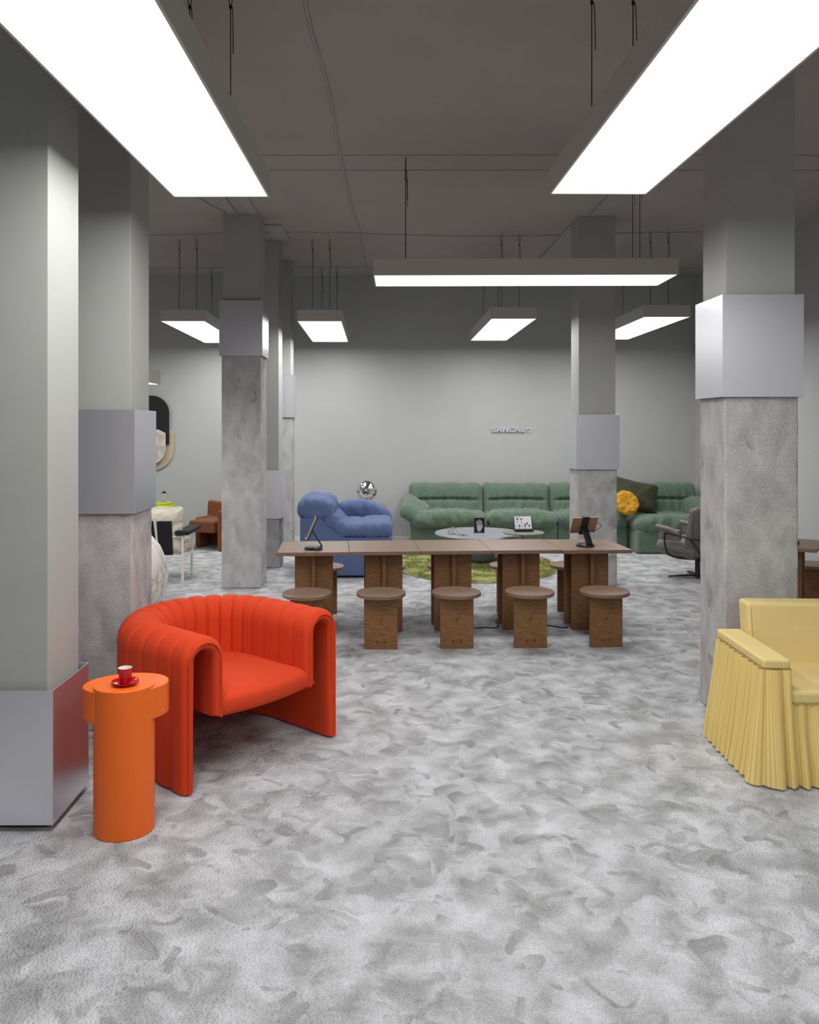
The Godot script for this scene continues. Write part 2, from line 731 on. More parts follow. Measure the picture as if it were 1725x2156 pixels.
	plain("panel_beige", Color(0.73, 0.665, 0.585), 0.8)
	m = plain("panel_marble", Color.WHITE, 0.8)
	m.albedo_texture = noise_tex(256, 0.02, 4, [[0.2, Color(0.70, 0.655, 0.62)], [0.8, Color(0.84, 0.81, 0.775)]], 49, 0.0, 20.0)
	tri(m, Vector3.ONE * 1.5)
	m = plain("tablet_gold", Color(0.62, 0.52, 0.43), 0.35, 0.5)
	plain("tablet_rim", Color(0.9, 0.89, 0.88), 0.3, 0.3)
	m = plain("crystal", Color(0.96, 0.97, 0.98, 0.06), 0.02)
	m.transparency = BaseMaterial3D.TRANSPARENCY_ALPHA
	m.refraction_enabled = true
	m.refraction_scale = 0.05
	m = plain("lamp_diffuser", Color(0.95, 0.95, 0.95), 0.6)
	m.emission_enabled = true
	m.emission = Color(1.0, 0.99, 0.985)
	m.emission_energy_multiplier = 1.2


func ribs_texture() -> ImageTexture:
	var im := Image.create(256, 8, false, Image.FORMAT_RGBA8)
	for x in 256:
		var k := 0.5 + 0.5 * cos(TAU * x / 16.0)
		var c := Color(0.95, 0.94, 0.92).lerp(Color(1, 1, 1), k)
		c.a = 0.86 + 0.14 * smoothstep(0.1, 0.5, k)
		for y in 8:
			im.set_pixel(x, y, c)
	return ImageTexture.create_from_image(im)


# ---------------------------------------------------------------- lamps
# A slim hanging light box: housing, glowing panel, four wires; its own area light sits just under the panel.
func pendant(label: String, x: float, depth: float, bottom: float, long: float, turn: float, pitch := 0.0, extra := false) -> Node3D:
	var wide := 0.53
	var tall := 0.135
	var t := thing("pendant_light_box", label, "lamp", at(x, depth, bottom), turn, "hanging light boxes")
	t.rotation_degrees.x = pitch
	var w := 0.012
	var list := []
	for s in [-1.0, 1.0]:
		list.append([rbox(w, tall, long, 0.002, 1), moved(Vector3(s * (wide - w) * 0.5, tall * 0.5, 0))])
		list.append([rbox(wide - 2 * w, tall, w, 0.002, 1), moved(Vector3(0, tall * 0.5, s * (long - w) * 0.5))])
	list.append([rbox(wide - 2 * w, w, long - 2 * w, 0.002, 1), moved(Vector3(0, tall - w * 0.5, 0))])
	part("housing", joined(list), M.housing_paint, t)
	part("diffuser", rbox(wide - 2 * w, 0.006, long - 2 * w, 0.001, 1), M.lamp_diffuser, t, Vector3(0, 0.013, 0))
	var basis_y := Basis.from_euler(Vector3(deg_to_rad(pitch), deg_to_rad(turn), 0))
	for sz in [-1.0, 1.0]:
		for sx in [-1.0, 1.0]:
			var foot := Vector3(sx * 0.105, tall, sz * (long * 0.5 - 0.27))
			var world: Vector3 = t.position + basis_y * foot
			var top: Vector3 = basis_y.inverse() * (Vector3(world.x, CEIL, world.z) - t.position)
			var dir := (foot - top).normalized()
			var reach := foot.distance_to(top)
			var c := part("cable", joined([
				[tube(line_of([foot, top + dir * minf(0.17, reach * 0.4)]), 0.0028, 6), moved(Vector3.ZERO)],
				[tube(wire_loop(top + dir * 0.055, dir, 0.12, 0.014), 0.0026, 6, true), moved(Vector3.ZERO)],
				[tube(curve_of([top + dir * 0.17, top + dir * 0.2 + basis_y.inverse() * Vector3(0.012, 0, 0.006), top + dir * minf(0.42, reach * 0.7) + basis_y.inverse() * Vector3(0.016, 0, 0.012)], 4), 0.0024, 6), moved(Vector3.ZERO)],
			]), M.wire, t)
			part("hook", tube(wire_loop(top, dir, 0.06, 0.008), 0.003, 6, true), M.chrome, c)
			part("clamp", rbox(0.014, 0.02, 0.012, 0.003, 1), M.wire, c, top + dir * 0.175)
	if extra:
		part("junction_cap", lathe([Vector2(0, 0), Vector2(0.05, 0), Vector2(0.05, 0.012), Vector2(0.03, 0.022), Vector2(0, 0.022)], 20), M.black_plastic, t, Vector3(0.1, tall, -0.47))
	var l := AreaLight3D.new()
	l.name = "lamp_light"
	l.area_size = Vector2(wide - 2 * w - 0.01, long - 2 * w - 0.01)
	l.light_energy = LAMP_POWER * long / 2.5
	l.light_color = Color(1.0, 0.995, 0.99)
	l.shadow_enabled = true
	l.position = Vector3(0, 0.009, 0)
	l.rotation_degrees = Vector3(-90, 0, 0)
	t.add_child(l, true)
	return t


const LAMP_POWER := 4.75


func wire_loop(top: Vector3, dir: Vector3, long: float, wide: float) -> PackedVector3Array:
	var side := dir.cross(Vector3(0.2, 0, 1)).normalized()
	var p := PackedVector3Array()
	for i in 14:
		var a := TAU * i / 14.0
		p.append(top + dir * (long * 0.5 - cos(a) * long * 0.5) + side * sin(a) * wide * (0.75 + 0.25 * cos(a)))
	return p


func lamps() -> void:
	pendant("large hanging light box above the orange armchair and red cup", -0.915, 3.16, 2.99, 2.5, -0.5, 0.8)
	pendant("large hanging light box above the aisle beside the yellow armchair", 1.155, 3.12, 3.0, 2.5, 0.6, 0.5)
	pendant("hanging light box running lengthwise above the row of brown tables", 1.14, 6.88, 3.0, 2.5, 89.2, 0.0, true)
	pendant("hanging light box above the cream tube chair beyond the pillars", -2.42, 10.72, 3.0, 2.46, 0.8)
	pendant("hanging light box above the blue chair", -0.81, 10.65, 3.0, 2.3, 0.8)
	pendant("hanging light box above the grey coffee table and green rug", 1.46, 10.45, 3.0, 2.35, 0.0)
	pendant("hanging light box above the grey swivel chair and corner sofa seat", 3.17, 10.3, 3.0, 2.35, 0.0)
	pendant("low hanging light box before the round wall panels", -2.455, 6.55, 2.165, 2.5, 0.0)
	pendant("hanging light box in the aisle beyond the white tube chair", -4.6, 9.6, 3.0, 2.5, 0.0)
	pendant("hanging light box by the shopfront, in line with the orange armchair", -0.915, -1.2, 3.0, 2.5, 0.0)
	pendant("hanging light box by the shopfront, in line with the aisle", 1.155, -1.25, 3.0, 2.5, 0.0)
	pendant("added unseen light box brightening the side wall near the shopfront windows", 3.6, -0.6, 3.0, 2.5, 0.0)  # added lamp out of view, put in to brighten the side wall


# ---------------------------------------------------------------- room
func shell() -> void:
	var x0 := -6.6
	var x1 := 4.76
	var z0 := -12.47
	var z1 := 4.2
	var wx := x1 - x0
	var wz := z1 - z0
	var cx := (x0 + x1) * 0.5
	var cz := (z0 + z1) * 0.5
	structure("floor", rbox(wx + 0.4, 0.2, wz + 0.4, 0.001, 1), M.carpet, Vector3(cx, -0.1, cz))
	structure("ceiling", rbox(wx + 0.4, 0.2, wz + 0.4, 0.001, 1), M.ceiling_paint, Vector3(cx, CEIL + 0.1, cz))
	structure("wall_back", rbox(wx + 0.4, CEIL, 0.2, 0.001, 1), M.wall_paint, Vector3(cx, CEIL * 0.5, z0 - 0.1))
	var openings := [[-5.6, -1.6], [-0.4, 4.0]]
	var low := 0.4
	var high := 3.3
	var edge := x0 - 0.2
	var pieces := []
	for i in 3:
		var to: float = openings[i][0] if i < 2 else x1 + 0.2
		pieces.append([rbox(to - edge, CEIL, 0.2, 0.001, 1), moved(Vector3((to + edge) * 0.5, CEIL * 0.5, 0))])
		if i < 2:
			edge = openings[i][1]
			var ow: float = edge - to
			pieces.append([rbox(ow, low, 0.2, 0.001, 1), moved(Vector3((to + edge) * 0.5, low * 0.5, 0))])
			pieces.append([rbox(ow, CEIL - high, 0.2, 0.001, 1), moved(Vector3((to + edge) * 0.5, (CEIL + high) * 0.5, 0))])
			var w := structure("window_%d" % (i + 1), joined([
				[rbox(ow, 0.06, 0.07, 0.004, 1), moved(Vector3(0, low + 0.03, 0))], [rbox(ow, 0.06, 0.07, 0.004, 1), moved(Vector3(0, high - 0.03, 0))],
				[rbox(0.06, high - low, 0.07, 0.004, 1), moved(Vector3(-ow * 0.5 + 0.03, (low + high) * 0.5, 0))], [rbox(0.06, high - low, 0.07, 0.004, 1), moved(Vector3(ow * 0.5 - 0.03, (low + high) * 0.5, 0))],
				[rbox(0.05, high - low, 0.07, 0.004, 1), moved(Vector3(0, (low + high) * 0.5, 0))]]), M.charcoal_metal, Vector3((to + edge) * 0.5, 0, z1 + 0.1))
			for s in [-1.0, 1.0]:
				part("pane", rbox(ow * 0.5 - 0.06, high - low - 0.1, 0.008, 0.001, 1), M.window_glass, w, Vector3(s * ow * 0.25, (low + high) * 0.5, 0))
	structure("wall_front", joined(pieces), M.wall_paint, Vector3(0, 0, z1 + 0.1))
	structure("wall_left", rbox(0.2, CEIL, wz, 0.001, 1), M.wall_paint, Vector3(x0 - 0.1, CEIL * 0.5, cz))
	structure("wall_right", rbox(0.2, CEIL, wz, 0.001, 1), M.wall_paint, Vector3(x1 + 0.1, CEIL * 0.5, cz))
	structure("baseboard_back", rbox(wx, 0.07, 0.012, 0.003, 1), M.skirting_paint, Vector3(cx, 0.035, z0 + 0.006))
	structure("baseboard_right", rbox(0.012, 0.07, wz, 0.003, 1), M.skirting_paint, Vector3(x1 - 0.006, 0.035, cz))
	# painted-over cable runs on the ceiling
	var run := 1
	var y := CEIL - 0.003
	for d: Array in [[6.93, 0.055, 0.0], [7.33, 0.055, 0.0]]:
		structure("trim_%d" % run, rbox(9.0, 0.008, d[1], 0.003, 1), M.conduit_paint, Vector3(-0.2, y, -d[0]), Vector3(0, d[2], 0))
		run += 1
	for d: Array in [[9.72, 0.03], [11.77, 0.03]]:
		var pts := []
		for i in 24:
			var px := -5.4 + i * 0.43
			pts.append(Vector3(px, y, -d[0] - 0.1 * sin(px * 1.3) * (0.5 if d[0] > 11.0 else 1.0)))
		structure("trim_%d" % run, tube(curve_of(pts, 3), 0.012, 6), M.conduit_paint)
		run += 1
	for d: Array in [[-1.68, 6.6, 8.75, 0.1], [-1.45, 6.6, 8.75, 0.1], [2.3, 5.2, 8.8, 0.17], [-1.3, 9.25, 9.95, 0.2], [2.2, 9.3, 12.4, 0.2]]:
		structure("trim_%d" % run, rbox(d[3], 0.02, d[2] - d[1], 0.004, 1), M.conduit_paint, Vector3(d[0], CEIL - 0.008, -(d[1] + d[2]) * 0.5))
		run += 1
	var wander := []
	for p: Array in [[560, -420], [620, -120], [655, 60], [690, 180], [712, 300], [722, 352], [742, 440], [758, 490], [768, 540], [777, 586]]:
		var dd: float = (CEIL - EYE) * FOCAL / (900.0 - p[1])
		wander.append(Vector3((p[0] - 815.0) / FOCAL * dd, y, -dd))
	structure("trim_%d" % run, tube(curve_of(wander, 5), 0.012, 6), M.conduit_paint)
	run += 1
	structure("trim_%d" % run, tube(curve_of([Vector3(-1.95, y, -7.4), Vector3(-1.9, y, -8.2), Vector3(-1.75, y, -8.75)], 5), 0.014, 6), M.conduit_paint)
	wall_sign()
	wall_panels()


func wall_sign() -> void:
	var t := thing("wall_lettering", "small silver raised lettering on the back wall above the green sofa", "sign", at(1.87, 12.44, 1.715))
	var font := SystemFont.new()
	font.font_names = PackedStringArray(["Droid Sans"])
	font.font_weight = 700
	var tm := TextMesh.new()
	tm.font = font
	tm.text = "SANCAL"
	tm.font_size = 32
	tm.pixel_size = 0.003
	tm.depth = 0.02
	tm.horizontal_alignment = HORIZONTAL_ALIGNMENT_CENTER
	var box := tm.get_aabb()
	var k := part("letters", tm, M.letter_silver, t)
	k.scale = Vector3(0.5 / maxf(box.size.x, 0.01), 0.07 / maxf(box.size.y, 0.01), 1.0)
	k.position = Vector3(0.0, -box.get_center().y * k.scale.y, -0.005)
	var p := []
	for i in 13:
		var a := PI * i / 12.0
		p.append(Vector3(cos(a) * 0.034, 0.012 - sin(a) * 0.045, 0))
	part("emblem", joined([[tube(curve_of(p, 2), 0.005, 6), moved(Vector3.ZERO)], [tube(line_of([Vector3(-0.034, 0.012, 0), Vector3(0.034, 0.012, 0)]), 0.005, 6), moved(Vector3.ZERO)], [tube(curve_of([Vector3(-0.034, 0.012, 0), Vector3(-0.02, 0.03, 0), Vector3(0, 0.022, 0), Vector3(0.02, 0.03, 0), Vector3(0.034, 0.012, 0)], 3), 0.004, 6), moved(Vector3.ZERO)]]), M.letter_silver, t, Vector3(0.315, -0.005, -0.005))


# Flat rounded boards one before the other on the back wall.
func wall_panels() -> void:
	var t := thing("wall_art", "layered wall panels, black arch over beige and marbled rounded boards", "wall art", at(-3.62, 12.47, 1.0))
	var board := func(pts: PackedVector2Array, thick: float) -> ArrayMesh:
		return raised(pts, [[0.004, 0.0], [0.0, 0.004], [0.0, thick - 0.006], [0.006, thick]])
	var arch := PackedVector2Array()
	for i in 25:
		var a := PI * i / 24.0
		arch.append(Vector2(cos(a) * 0.27, -(0.97 + sin(a) * 0.27)))
	arch.append(Vector2(-0.27, -0.49))
	arch.append(Vector2(0.27, -0.49))
	part("black_arch", board.call(arch, 0.035), M.panel_black, t, Vector3(0, 0, 0.042), Vector3(90, 0, 0))
	var cup := PackedVector2Array()
	for i in 25:
		var a := PI * i / 24.0
		cup.append(Vector2(cos(a) * 0.335, -(0.42 - sin(a) * 0.335)))
	cup.append(Vector2(-0.335, -0.67))
	cup.append(Vector2(-0.27, -0.71))
	cup.append(Vector2(0.27, -0.71))
	cup.append(Vector2(0.335, -0.67))
	part("beige_board", board.call(cup, 0.035), M.panel_beige, t, Vector3(0, 0, 0.002), Vector3(90, 0, 0))
	var oval := PackedVector2Array()
	for i in 25:
		var a := PI * i / 24.0
		oval.append(Vector2(cos(a) * 0.225, -(0.41 - sin(a) * 0.225)))
	oval.append(Vector2(-0.225, -0.66))
	oval.append(Vector2(-0.12, -0.715))
	oval.append(Vector2(0.12, -0.715))
	oval.append(Vector2(0.225, -0.66))
	part("marbled_board", board.call(oval, 0.035), M.panel_marble, t, Vector3(0, 0, 0.08), Vector3(90, 0, 0))


# ---------------------------------------------------------------- pillars
func column(label: String, xl: float, xr: float, d0: float, d1: float, low: float, high: float, piled := true) -> void:
	var cx := (xl + xr) * 0.5
	var cd := (d0 + d1) * 0.5
	var w := xr - xl
	var dp := d1 - d0
	var t := thing("pillar", label, "pillar", at(cx, cd), 0.0, "pillars with metal collars")
	part("shaft", rbox(w, CEIL - high + 0.08, dp, 0.004, 1), M.shaft_paint, t, Vector3(0, (CEIL + high - 0.08) * 0.5, 0))
	if piled:
		var fuzz := func(p: Vector3) -> Vector3:
			return p + Vector3(p.x, 0, p.z).normalized() * 0.0025 * noise.get_noise_3d(p.x * 30.0, p.y * 30.0, p.z * 30.0)
		part("carpet_sleeve", rbox(w + 0.03, low + 0.03, dp + 0.03, 0.016, 2, 10, 40, 10, fuzz), M.column_pile, t, Vector3(0, (low + 0.03) * 0.5, 0))
	else:
		part("plinth", rbox(w - 0.02, low + 0.02, dp - 0.02, 0.003, 1), M.black_gap, t, Vector3(0, (low + 0.02) * 0.5, 0))
		part("lower_shaft", rbox(w, high - low, dp, 0.004, 1), M.shaft_paint, t, Vector3(0, (low + high - 0.04) * 0.5, 0))
	var c := Node3D.new()
	c.name = "metal_collar"
	t.add_child(c, true)
	var ow := w + 0.07
	var od := dp + 0.07
	var hh := high - low
	var th := 0.004
	for s in [-1.0, 1.0]:
		part("sheet", rbox(ow, hh, th, 0.0012, 1), M.aluminium, c, Vector3(0, low + hh * 0.5, s * (od - th) * 0.5))
		part("sheet", rbox(th, hh, od - 2 * th - 0.002, 0.0012, 1), M.aluminium, c, Vector3(s * (ow - th) * 0.5, low + hh * 0.5, 0))
	part("rib", rbox(ow - 0.02, 0.02, od - 0.02, 0.002, 1), M.black_gap, c, Vector3(0, low + 0.05, 0))
	part("rib", rbox(ow - 0.02, 0.02, od - 0.02, 0.002, 1), M.black_gap, c, Vector3(0, high - 0.09, 0))


func columns() -> void:
	column("tall pillar with metal collar at floor level, behind the orange pedestal", -1.86, -1.48, 3.525, 3.875, 0.03, 0.612, false)
	column("tall carpeted pillar behind the orange armchair, collar at mid height", -1.86, -1.48, 4.66, 5.02, 1.255, 1.852)
	column("carpeted pillar whose metal collar hangs highest, near the table end", -1.785, -1.385, 8.79, 9.17, 2.53, 3.13)
	column("carpeted pillar with a knee-high metal collar behind the high-collared one", -1.75, -1.348, 10.05, 10.4, 0.617, 1.217)
	column("rearmost carpeted pillar beside the back wall, collar above eye level", -1.735, -1.335, 11.2, 11.55, 1.89, 2.48)
	column("thick carpeted pillar behind the yellow armchair", 2.012, 2.422, 4.79, 5.14, 1.93, 2.535)
	column("carpeted pillar before the green sofa and mustard cushion", 2.115, 2.52, 8.9, 9.27, 1.288, 1.892)


# ---------------------------------------------------------------- brown tables and stools
func board_foot(t: Node3D, wide: float, tall: float, gap: float, thick: float, spine: float) -> void:
	for s in [1.0, -1.0]:
		part("leg_board", rbox(wide, tall, thick, 0.0025, 1), M.wood_board, t, Vector3(0, tall * 0.5, s * gap))
	if spine > gap + thick:
		part("spine", rbox(thick * 1.15, tall, spine * 2.0, 0.0025, 1), M.wood_board, t, Vector3(0, tall * 0.5, 0))
	else:
		part("spine", rbox(thick, tall, gap * 2.0 - thick - 0.001, 0.001, 1), M.wood_board, t, Vector3(0, tall * 0.5, 0))


func table_module(label: String, pos: Vector3, turn: float) -> Node3D:
	var t := thing("table", label, "table", pos, turn, "brown wooden table modules")
	part("tabletop", rbox(0.593, 0.03, 0.665, 0.002, 1), M.wood_gloss_tint, t, Vector3(0, 0.705, 0))
	board_foot(t, 0.322, 0.689, 0.11, 0.028, 0.19)
	return t


func stool(label: String, pos: Vector3, turn: float) -> Node3D:
	var t := thing("stool", label, "stool", pos, turn, "brown wooden stools")
	part("seat", disc(0.195, 0.195, 0.417, 0.447, 0.004, 48), M.wood_gloss_tint, t)
	part("leg_board", rbox(0.264, 0.416, 0.024, 0.0025, 1), M.wood_board, t, Vector3(0, 0.208, 0.03))
	part("spine", rbox(0.024, 0.416, 0.16, 0.0025, 1), M.wood_board, t, Vector3(0, 0.208, -0.0625))
	var peg := lathe([Vector2(0, 0), Vector2(0.0095, 0), Vector2(0.0095, 0.002), Vector2(0, 0.003)], 14)
	for p: Array in [[0.0, 0.225], [-0.031, 0.06], [0.031, 0.06], [0.0, 0.405]]:
		part("dowel", peg, M.wood_dowel, t, Vector3(p[0], p[1], 0.0415), Vector3(90, 0, 0))
	return t


func work_tables() -> void:
	var turn := 3.4
	var mid := at(0.56, 7.07)
	var b := Basis.from_euler(Vector3(0, deg_to_rad(turn), 0))
	var where := ["end brown table module under the side-on tablet", "second brown table module from the side-on tablet", "middle brown table module of the row of five", "fourth brown table module, beside the rear-facing tablet's one", "end brown table module under the rear-facing tablet"]
	var shift := [0.012, 0.004, 0.0, 0.0, 0.03]
	for i in 5:
		table_module(where[i], mid + b * Vector3((i - 2) * 0.596, 0, shift[i]), turn)
	var xs := [-0.633, -0.047, 0.553, 1.14, 1.745]
	var seat_of := ["first brown stool behind the orange armchair, camera side of the table row", "second brown stool on the open side of the table row", "third brown stool on the open side of the table row", "fourth brown stool on the open side of the table row", "fifth brown stool on the open side, under the rear-facing tablet"]
	for i in 5:
		stool(seat_of[i], at(xs[i], 6.39 + i * 0.02), [2.0, -1.0, 1.5, 0.0, 3.0][i])
	xs = [-0.6, -0.02, 0.575, 1.17, 1.75]
	seat_of = ["brown stool tucked on the sofa side, beside the blue chair", "second brown stool on the sofa side of the tables", "third brown stool on the sofa side of the tables", "fourth brown stool on the sofa side of the tables", "brown stool on the sofa side nearest the grey swivel chair"]
	for i in 5:
		stool(seat_of[i], at(xs[i], 7.62 + i * 0.02), [-2.0, 2.0, 0.0, 3.0, 1.0][i])
	# cord lying under the tables
	single("power_cord", "thin black cord lying on the carpet under the brown tables", "cord", tube(curve_of([at(0.74, 7.0, 0.006), at(0.84, 7.05, 0.006), at(0.94, 7.03, 0.006), at(0.98, 7.12, 0.006), at(0.99, 7.3, 0.006), at(1.15, 7.36, 0.006), at(1.33, 7.32, 0.006), at(1.38, 7.16, 0.006), at(1.46, 7.09, 0.006), at(1.56, 7.03, 0.006), at(1.58, 7.1, 0.006)], 8), 0.005, 6), M.black_plastic)
	tablets()


func tablet_on_stand(called: String, label: String, pos: Vector3, turn: float, w: float, h: float) -> Node3D:
	# local +z is the screen side; the neck leans forward to the middle of the tablet, whose top leans back
	var t := thing(called, label, "tablet", pos, turn)
	part("base", raised(ellipse(0.078, 0.078, 40), [[0.004, 0.0], [0.0, 0.004], [0.0, 0.014], [0.012, 0.024]]), M.black_plastic, t)
	part("neck", rbox(0.062, 0.165, 0.012, 0.004, 2), M.black_plastic, t, Vector3(0, 0.094, -0.028), Vector3(31, 0, 0))
	var slab := part("slab", rbox(w, h, 0.010, 0.0045, 2), M.tablet_gold, t, Vector3(0, 0.18, 0.022), Vector3(-24, 0, 0))
	part("bezel", rbox(w + 0.003, h + 0.003, 0.004, 0.0018, 1), M.tablet_rim, slab, Vector3(0, 0, 0.005))
	part("screen", rbox(w - 0.014, h - 0.014, 0.002, 0.0008, 1), M.black_print, slab, Vector3(0, 0, 0.0072))
	var cradle := part("cradle", rbox(0.066, h + 0.008, 0.011, 0.004, 2), M.black_plastic, t, Vector3(0, 0.176, 0.0125), Vector3(-24, 0, 0))
	part("clip", rbox(0.066, 0.009, 0.03, 0.004, 2), M.black_plastic, cradle, Vector3(0, h * 0.5 + 0.006, 0.011))
	part("clip", rbox(0.066, 0.009, 0.03, 0.004, 2), M.black_plastic, cradle, Vector3(0, -h * 0.5 - 0.006, 0.011))
	part("charging_cord", tube(curve_of([Vector3(-w * 0.5, 0.19, 0.018), Vector3(-w * 0.5 - 0.025, 0.192, 0.01), Vector3(-w * 0.5 - 0.035, 0.17, 0.0), Vector3(-w * 0.5 + 0.02, 0.135, 0.0), Vector3(-0.05, 0.128, 0.005), Vector3(-0.02, 0.125, 0.01)], 6), 0.0028, 6), M.black_plastic, t)
	return t


func tablets() -> void:
	tablet_on_stand("tablet_stand", "tablet on black stand seen side-on, on the table before the blue chair", at(-0.62, 6.83, 0.7205), -82.0, 0.15, 0.205)
	tablet_on_stand("tablet_stand", "tablet on black stand seen from its gold back, cord looping aside", at(1.72, 7.0, 0.7205), 197.0, 0.25, 0.15)


# ---------------------------------------------------------------- orange armchair, pedestal and cup
# A horseshoe shell: the padded sheet rises outside, rolls over the top and falls inside to the seat.
func orange_corner() -> void:
	var t := thing("armchair", "orange channel-tufted horseshoe armchair beside the orange pedestal", "armchair", at(-0.957, 4.488), 49.0)
	var R := 0.503
	var ahead := 0.45
	var top := 0.725
	var roll := 0.108
	var thick := 0.05
	var sec := []      # [inset, height, how far the channels bulge, outward direction]
	var steps := 12
	for i in 8:
		sec.append([0.0, lerpf(0.012, top - roll, i / 7.0), 1.0, Vector2(-1, 0)])
	for i in range(1, steps):
		var a := PI * i / steps
		sec.append([roll - cos(a) * roll, top - roll + sin(a) * roll, 1.0, Vector2(-cos(a), sin(a))])
	for i in 6:
		sec.append([roll * 2.0, lerpf(top - roll, 0.33, i / 5.0), 1.0, Vector2(1, 0)])
	sec.append([roll * 2.0 - thick, 0.335, 0.0, Vector2(0, -1)])
	for i in 4:
		sec.append([roll * 2.0 - thick, lerpf(0.36, top - roll, i / 3.0), 0.0, Vector2(-1, 0)])
	var ri := roll - thick
	for i in range(steps - 1, 0, -1):
		var a := PI * i / steps
		sec.append([roll - cos(a) * ri, top - roll + sin(a) * ri, 0.0, Vector2(cos(a), -sin(a))])
	for i in 5:
		sec.append([thick, lerpf(top - roll, 0.012, i / 4.0), 0.0, Vector2(1, 0)])
	var total := 2.0 * ahead + PI * R
	var channels := 20.0
	var n := 241
	var v := PackedVector3Array()
	var ix := PackedInt32Array()
	var m := sec.size()
	for i in n:
		var s := total * i / (n - 1)
		var p := Vector2.ZERO
		var inw := Vector2.ZERO
		if s < ahead:
			p = Vector2(-R, ahead - s)
			inw = Vector2(1, 0)
		elif s > total - ahead:
			p = Vector2(R, s - (total - ahead))
			inw = Vector2(-1, 0)
		else:
			var a := PI * (s - ahead) / (PI * R)
			p = Vector2(-cos(a) * R, -sin(a) * R)
			inw = Vector2(cos(a), sin(a))
		var fr := fposmod(s / total * channels, 1.0)
		var groove := 1.0 - pow(absf(2.0 * fr - 1.0), 5.0)
		var bulge := 0.013 * groove
		var end_in := 0.014 * pow(1.0 - minf(1.0, minf(s, total - s) / 0.03), 2.0)
		for k in m:
			var e: Array = sec[k]
			var out: Vector2 = e[3] * (bulge * e[2] - end_in)
			var q := p + inw * (float(e[0]) + out.x)
			v.append(Vector3(q.x, float(e[1]) + out.y, q.y))
	for i in n - 1:
		for k in m:
			var a := i * m + k
			var b := i * m + (k + 1) % m
			ix.append_array([a, b, b + m, a, b + m, a + m])
	var shape := PackedVector2Array()
	for k in m:
		shape.append(Vector2(sec[k][0], sec[k][1]))
	var cap := Geometry2D.triangulate_polygon(shape)
	var last := (n - 1) * m
	for q in range(0, cap.size(), 3):
		ix.append_array([cap[q], cap[q + 1], cap[q + 2]])
		ix.append_array([last + cap[q], last + cap[q + 2], last + cap[q + 1]])
	var shell_part := part("shell", mesh_of(v, ix, 70.0), M.orange_velour, t)
	for end in [0, n - 1]:
		var rim := PackedVector3Array()
		for k in range(0, 8 + steps - 1 + 6):
			rim.append(v[(end if end == 0 else end) * m + k] + Vector3(0, 0, 0.002))
		part("piping", tube(rim, 0.0065, 6), M.orange_velour, shell_part)
	# seat pad filling the horseshoe
	var inner := R - roll * 2.0 + 0.012
	var poly := PackedVector2Array()
	for i in 33:
		var a := PI * i / 32.0
		poly.append(Vector2(-cos(a) * inner, -sin(a) * inner))
	for i in 5:
		poly.append(Vector2(inner, ahead * (i + 1) / 5.0 - 0.01))
	for i in range(1, 12):
		var f := i / 12.0
		poly.append(Vector2(inner * (1.0 - 2.0 * f), ahead - 0.01 + 0.035 * sin(PI * f)))
	for i in 5:
		poly.append(Vector2(-inner, ahead * (5 - i) / 5.0 - 0.01))
	part("seat", raised(poly, [[0.0, 0.318, 0.93], [0.0, 0.324, 0.98], [0.0, 0.35, 1.0], [0.0, 0.385, 1.0], [0.0, 0.405, 0.985], [0.0, 0.42, 0.95], [0.0, 0.432, 0.88], [0.0, 0.442, 0.72], [0.0, 0.447, 0.5], [0.0, 0.449, 0.25]], 70.0, Vector2(0, 0.02)), M.orange_velour, t)

	# pedestal: an oval post rising through a wider oval collar
	var p := thing("side_table", "orange oval pedestal table with wide collar carrying the red cup", "side table", at(-1.145, 3.52), 16.0)
	part("post", disc(0.128, 0.112, 0.0, 0.633, 0.003, 72), M.orange_lacquer, p, Vector3(0, 0, 0.005))
	part("collar", disc(0.182, 0.142, 0.486, 0.621, 0.003, 80), M.orange_lacquer, p, Vector3(0.006, 0, -0.055))
	var sc := thing("saucer", "small red saucer under the espresso cup", "saucer", at(-1.138, 3.51, 0.634))
	part("dish", lathe([Vector2(0, 0), Vector2(0.034, 0), Vector2(0.05, 0.006), Vector2(0.059, 0.013), Vector2(0.0585, 0.0155), Vector2(0.048, 0.01), Vector2(0.03, 0.005), Vector2(0, 0.005)], 48, 60.0), M.red_glaze, sc)
	var cup := thing("espresso_cup", "red espresso cup with white inside standing on its saucer", "cup", at(-1.138, 3.51, 0.6395))
	part("cup_body", lathe([Vector2(0, 0), Vector2(0.022, 0), Vector2(0.0245, 0.003), Vector2(0.0305, 0.065), Vector2(0.0297, 0.067)], 44, 50.0), M.red_glaze, cup)
	part("cup_lining", lathe([Vector2(0.0297, 0.067), Vector2(0.0285, 0.0665), Vector2(0.023, 0.008), Vector2(0, 0.006)], 44, 50.0), M.white_glaze, cup)


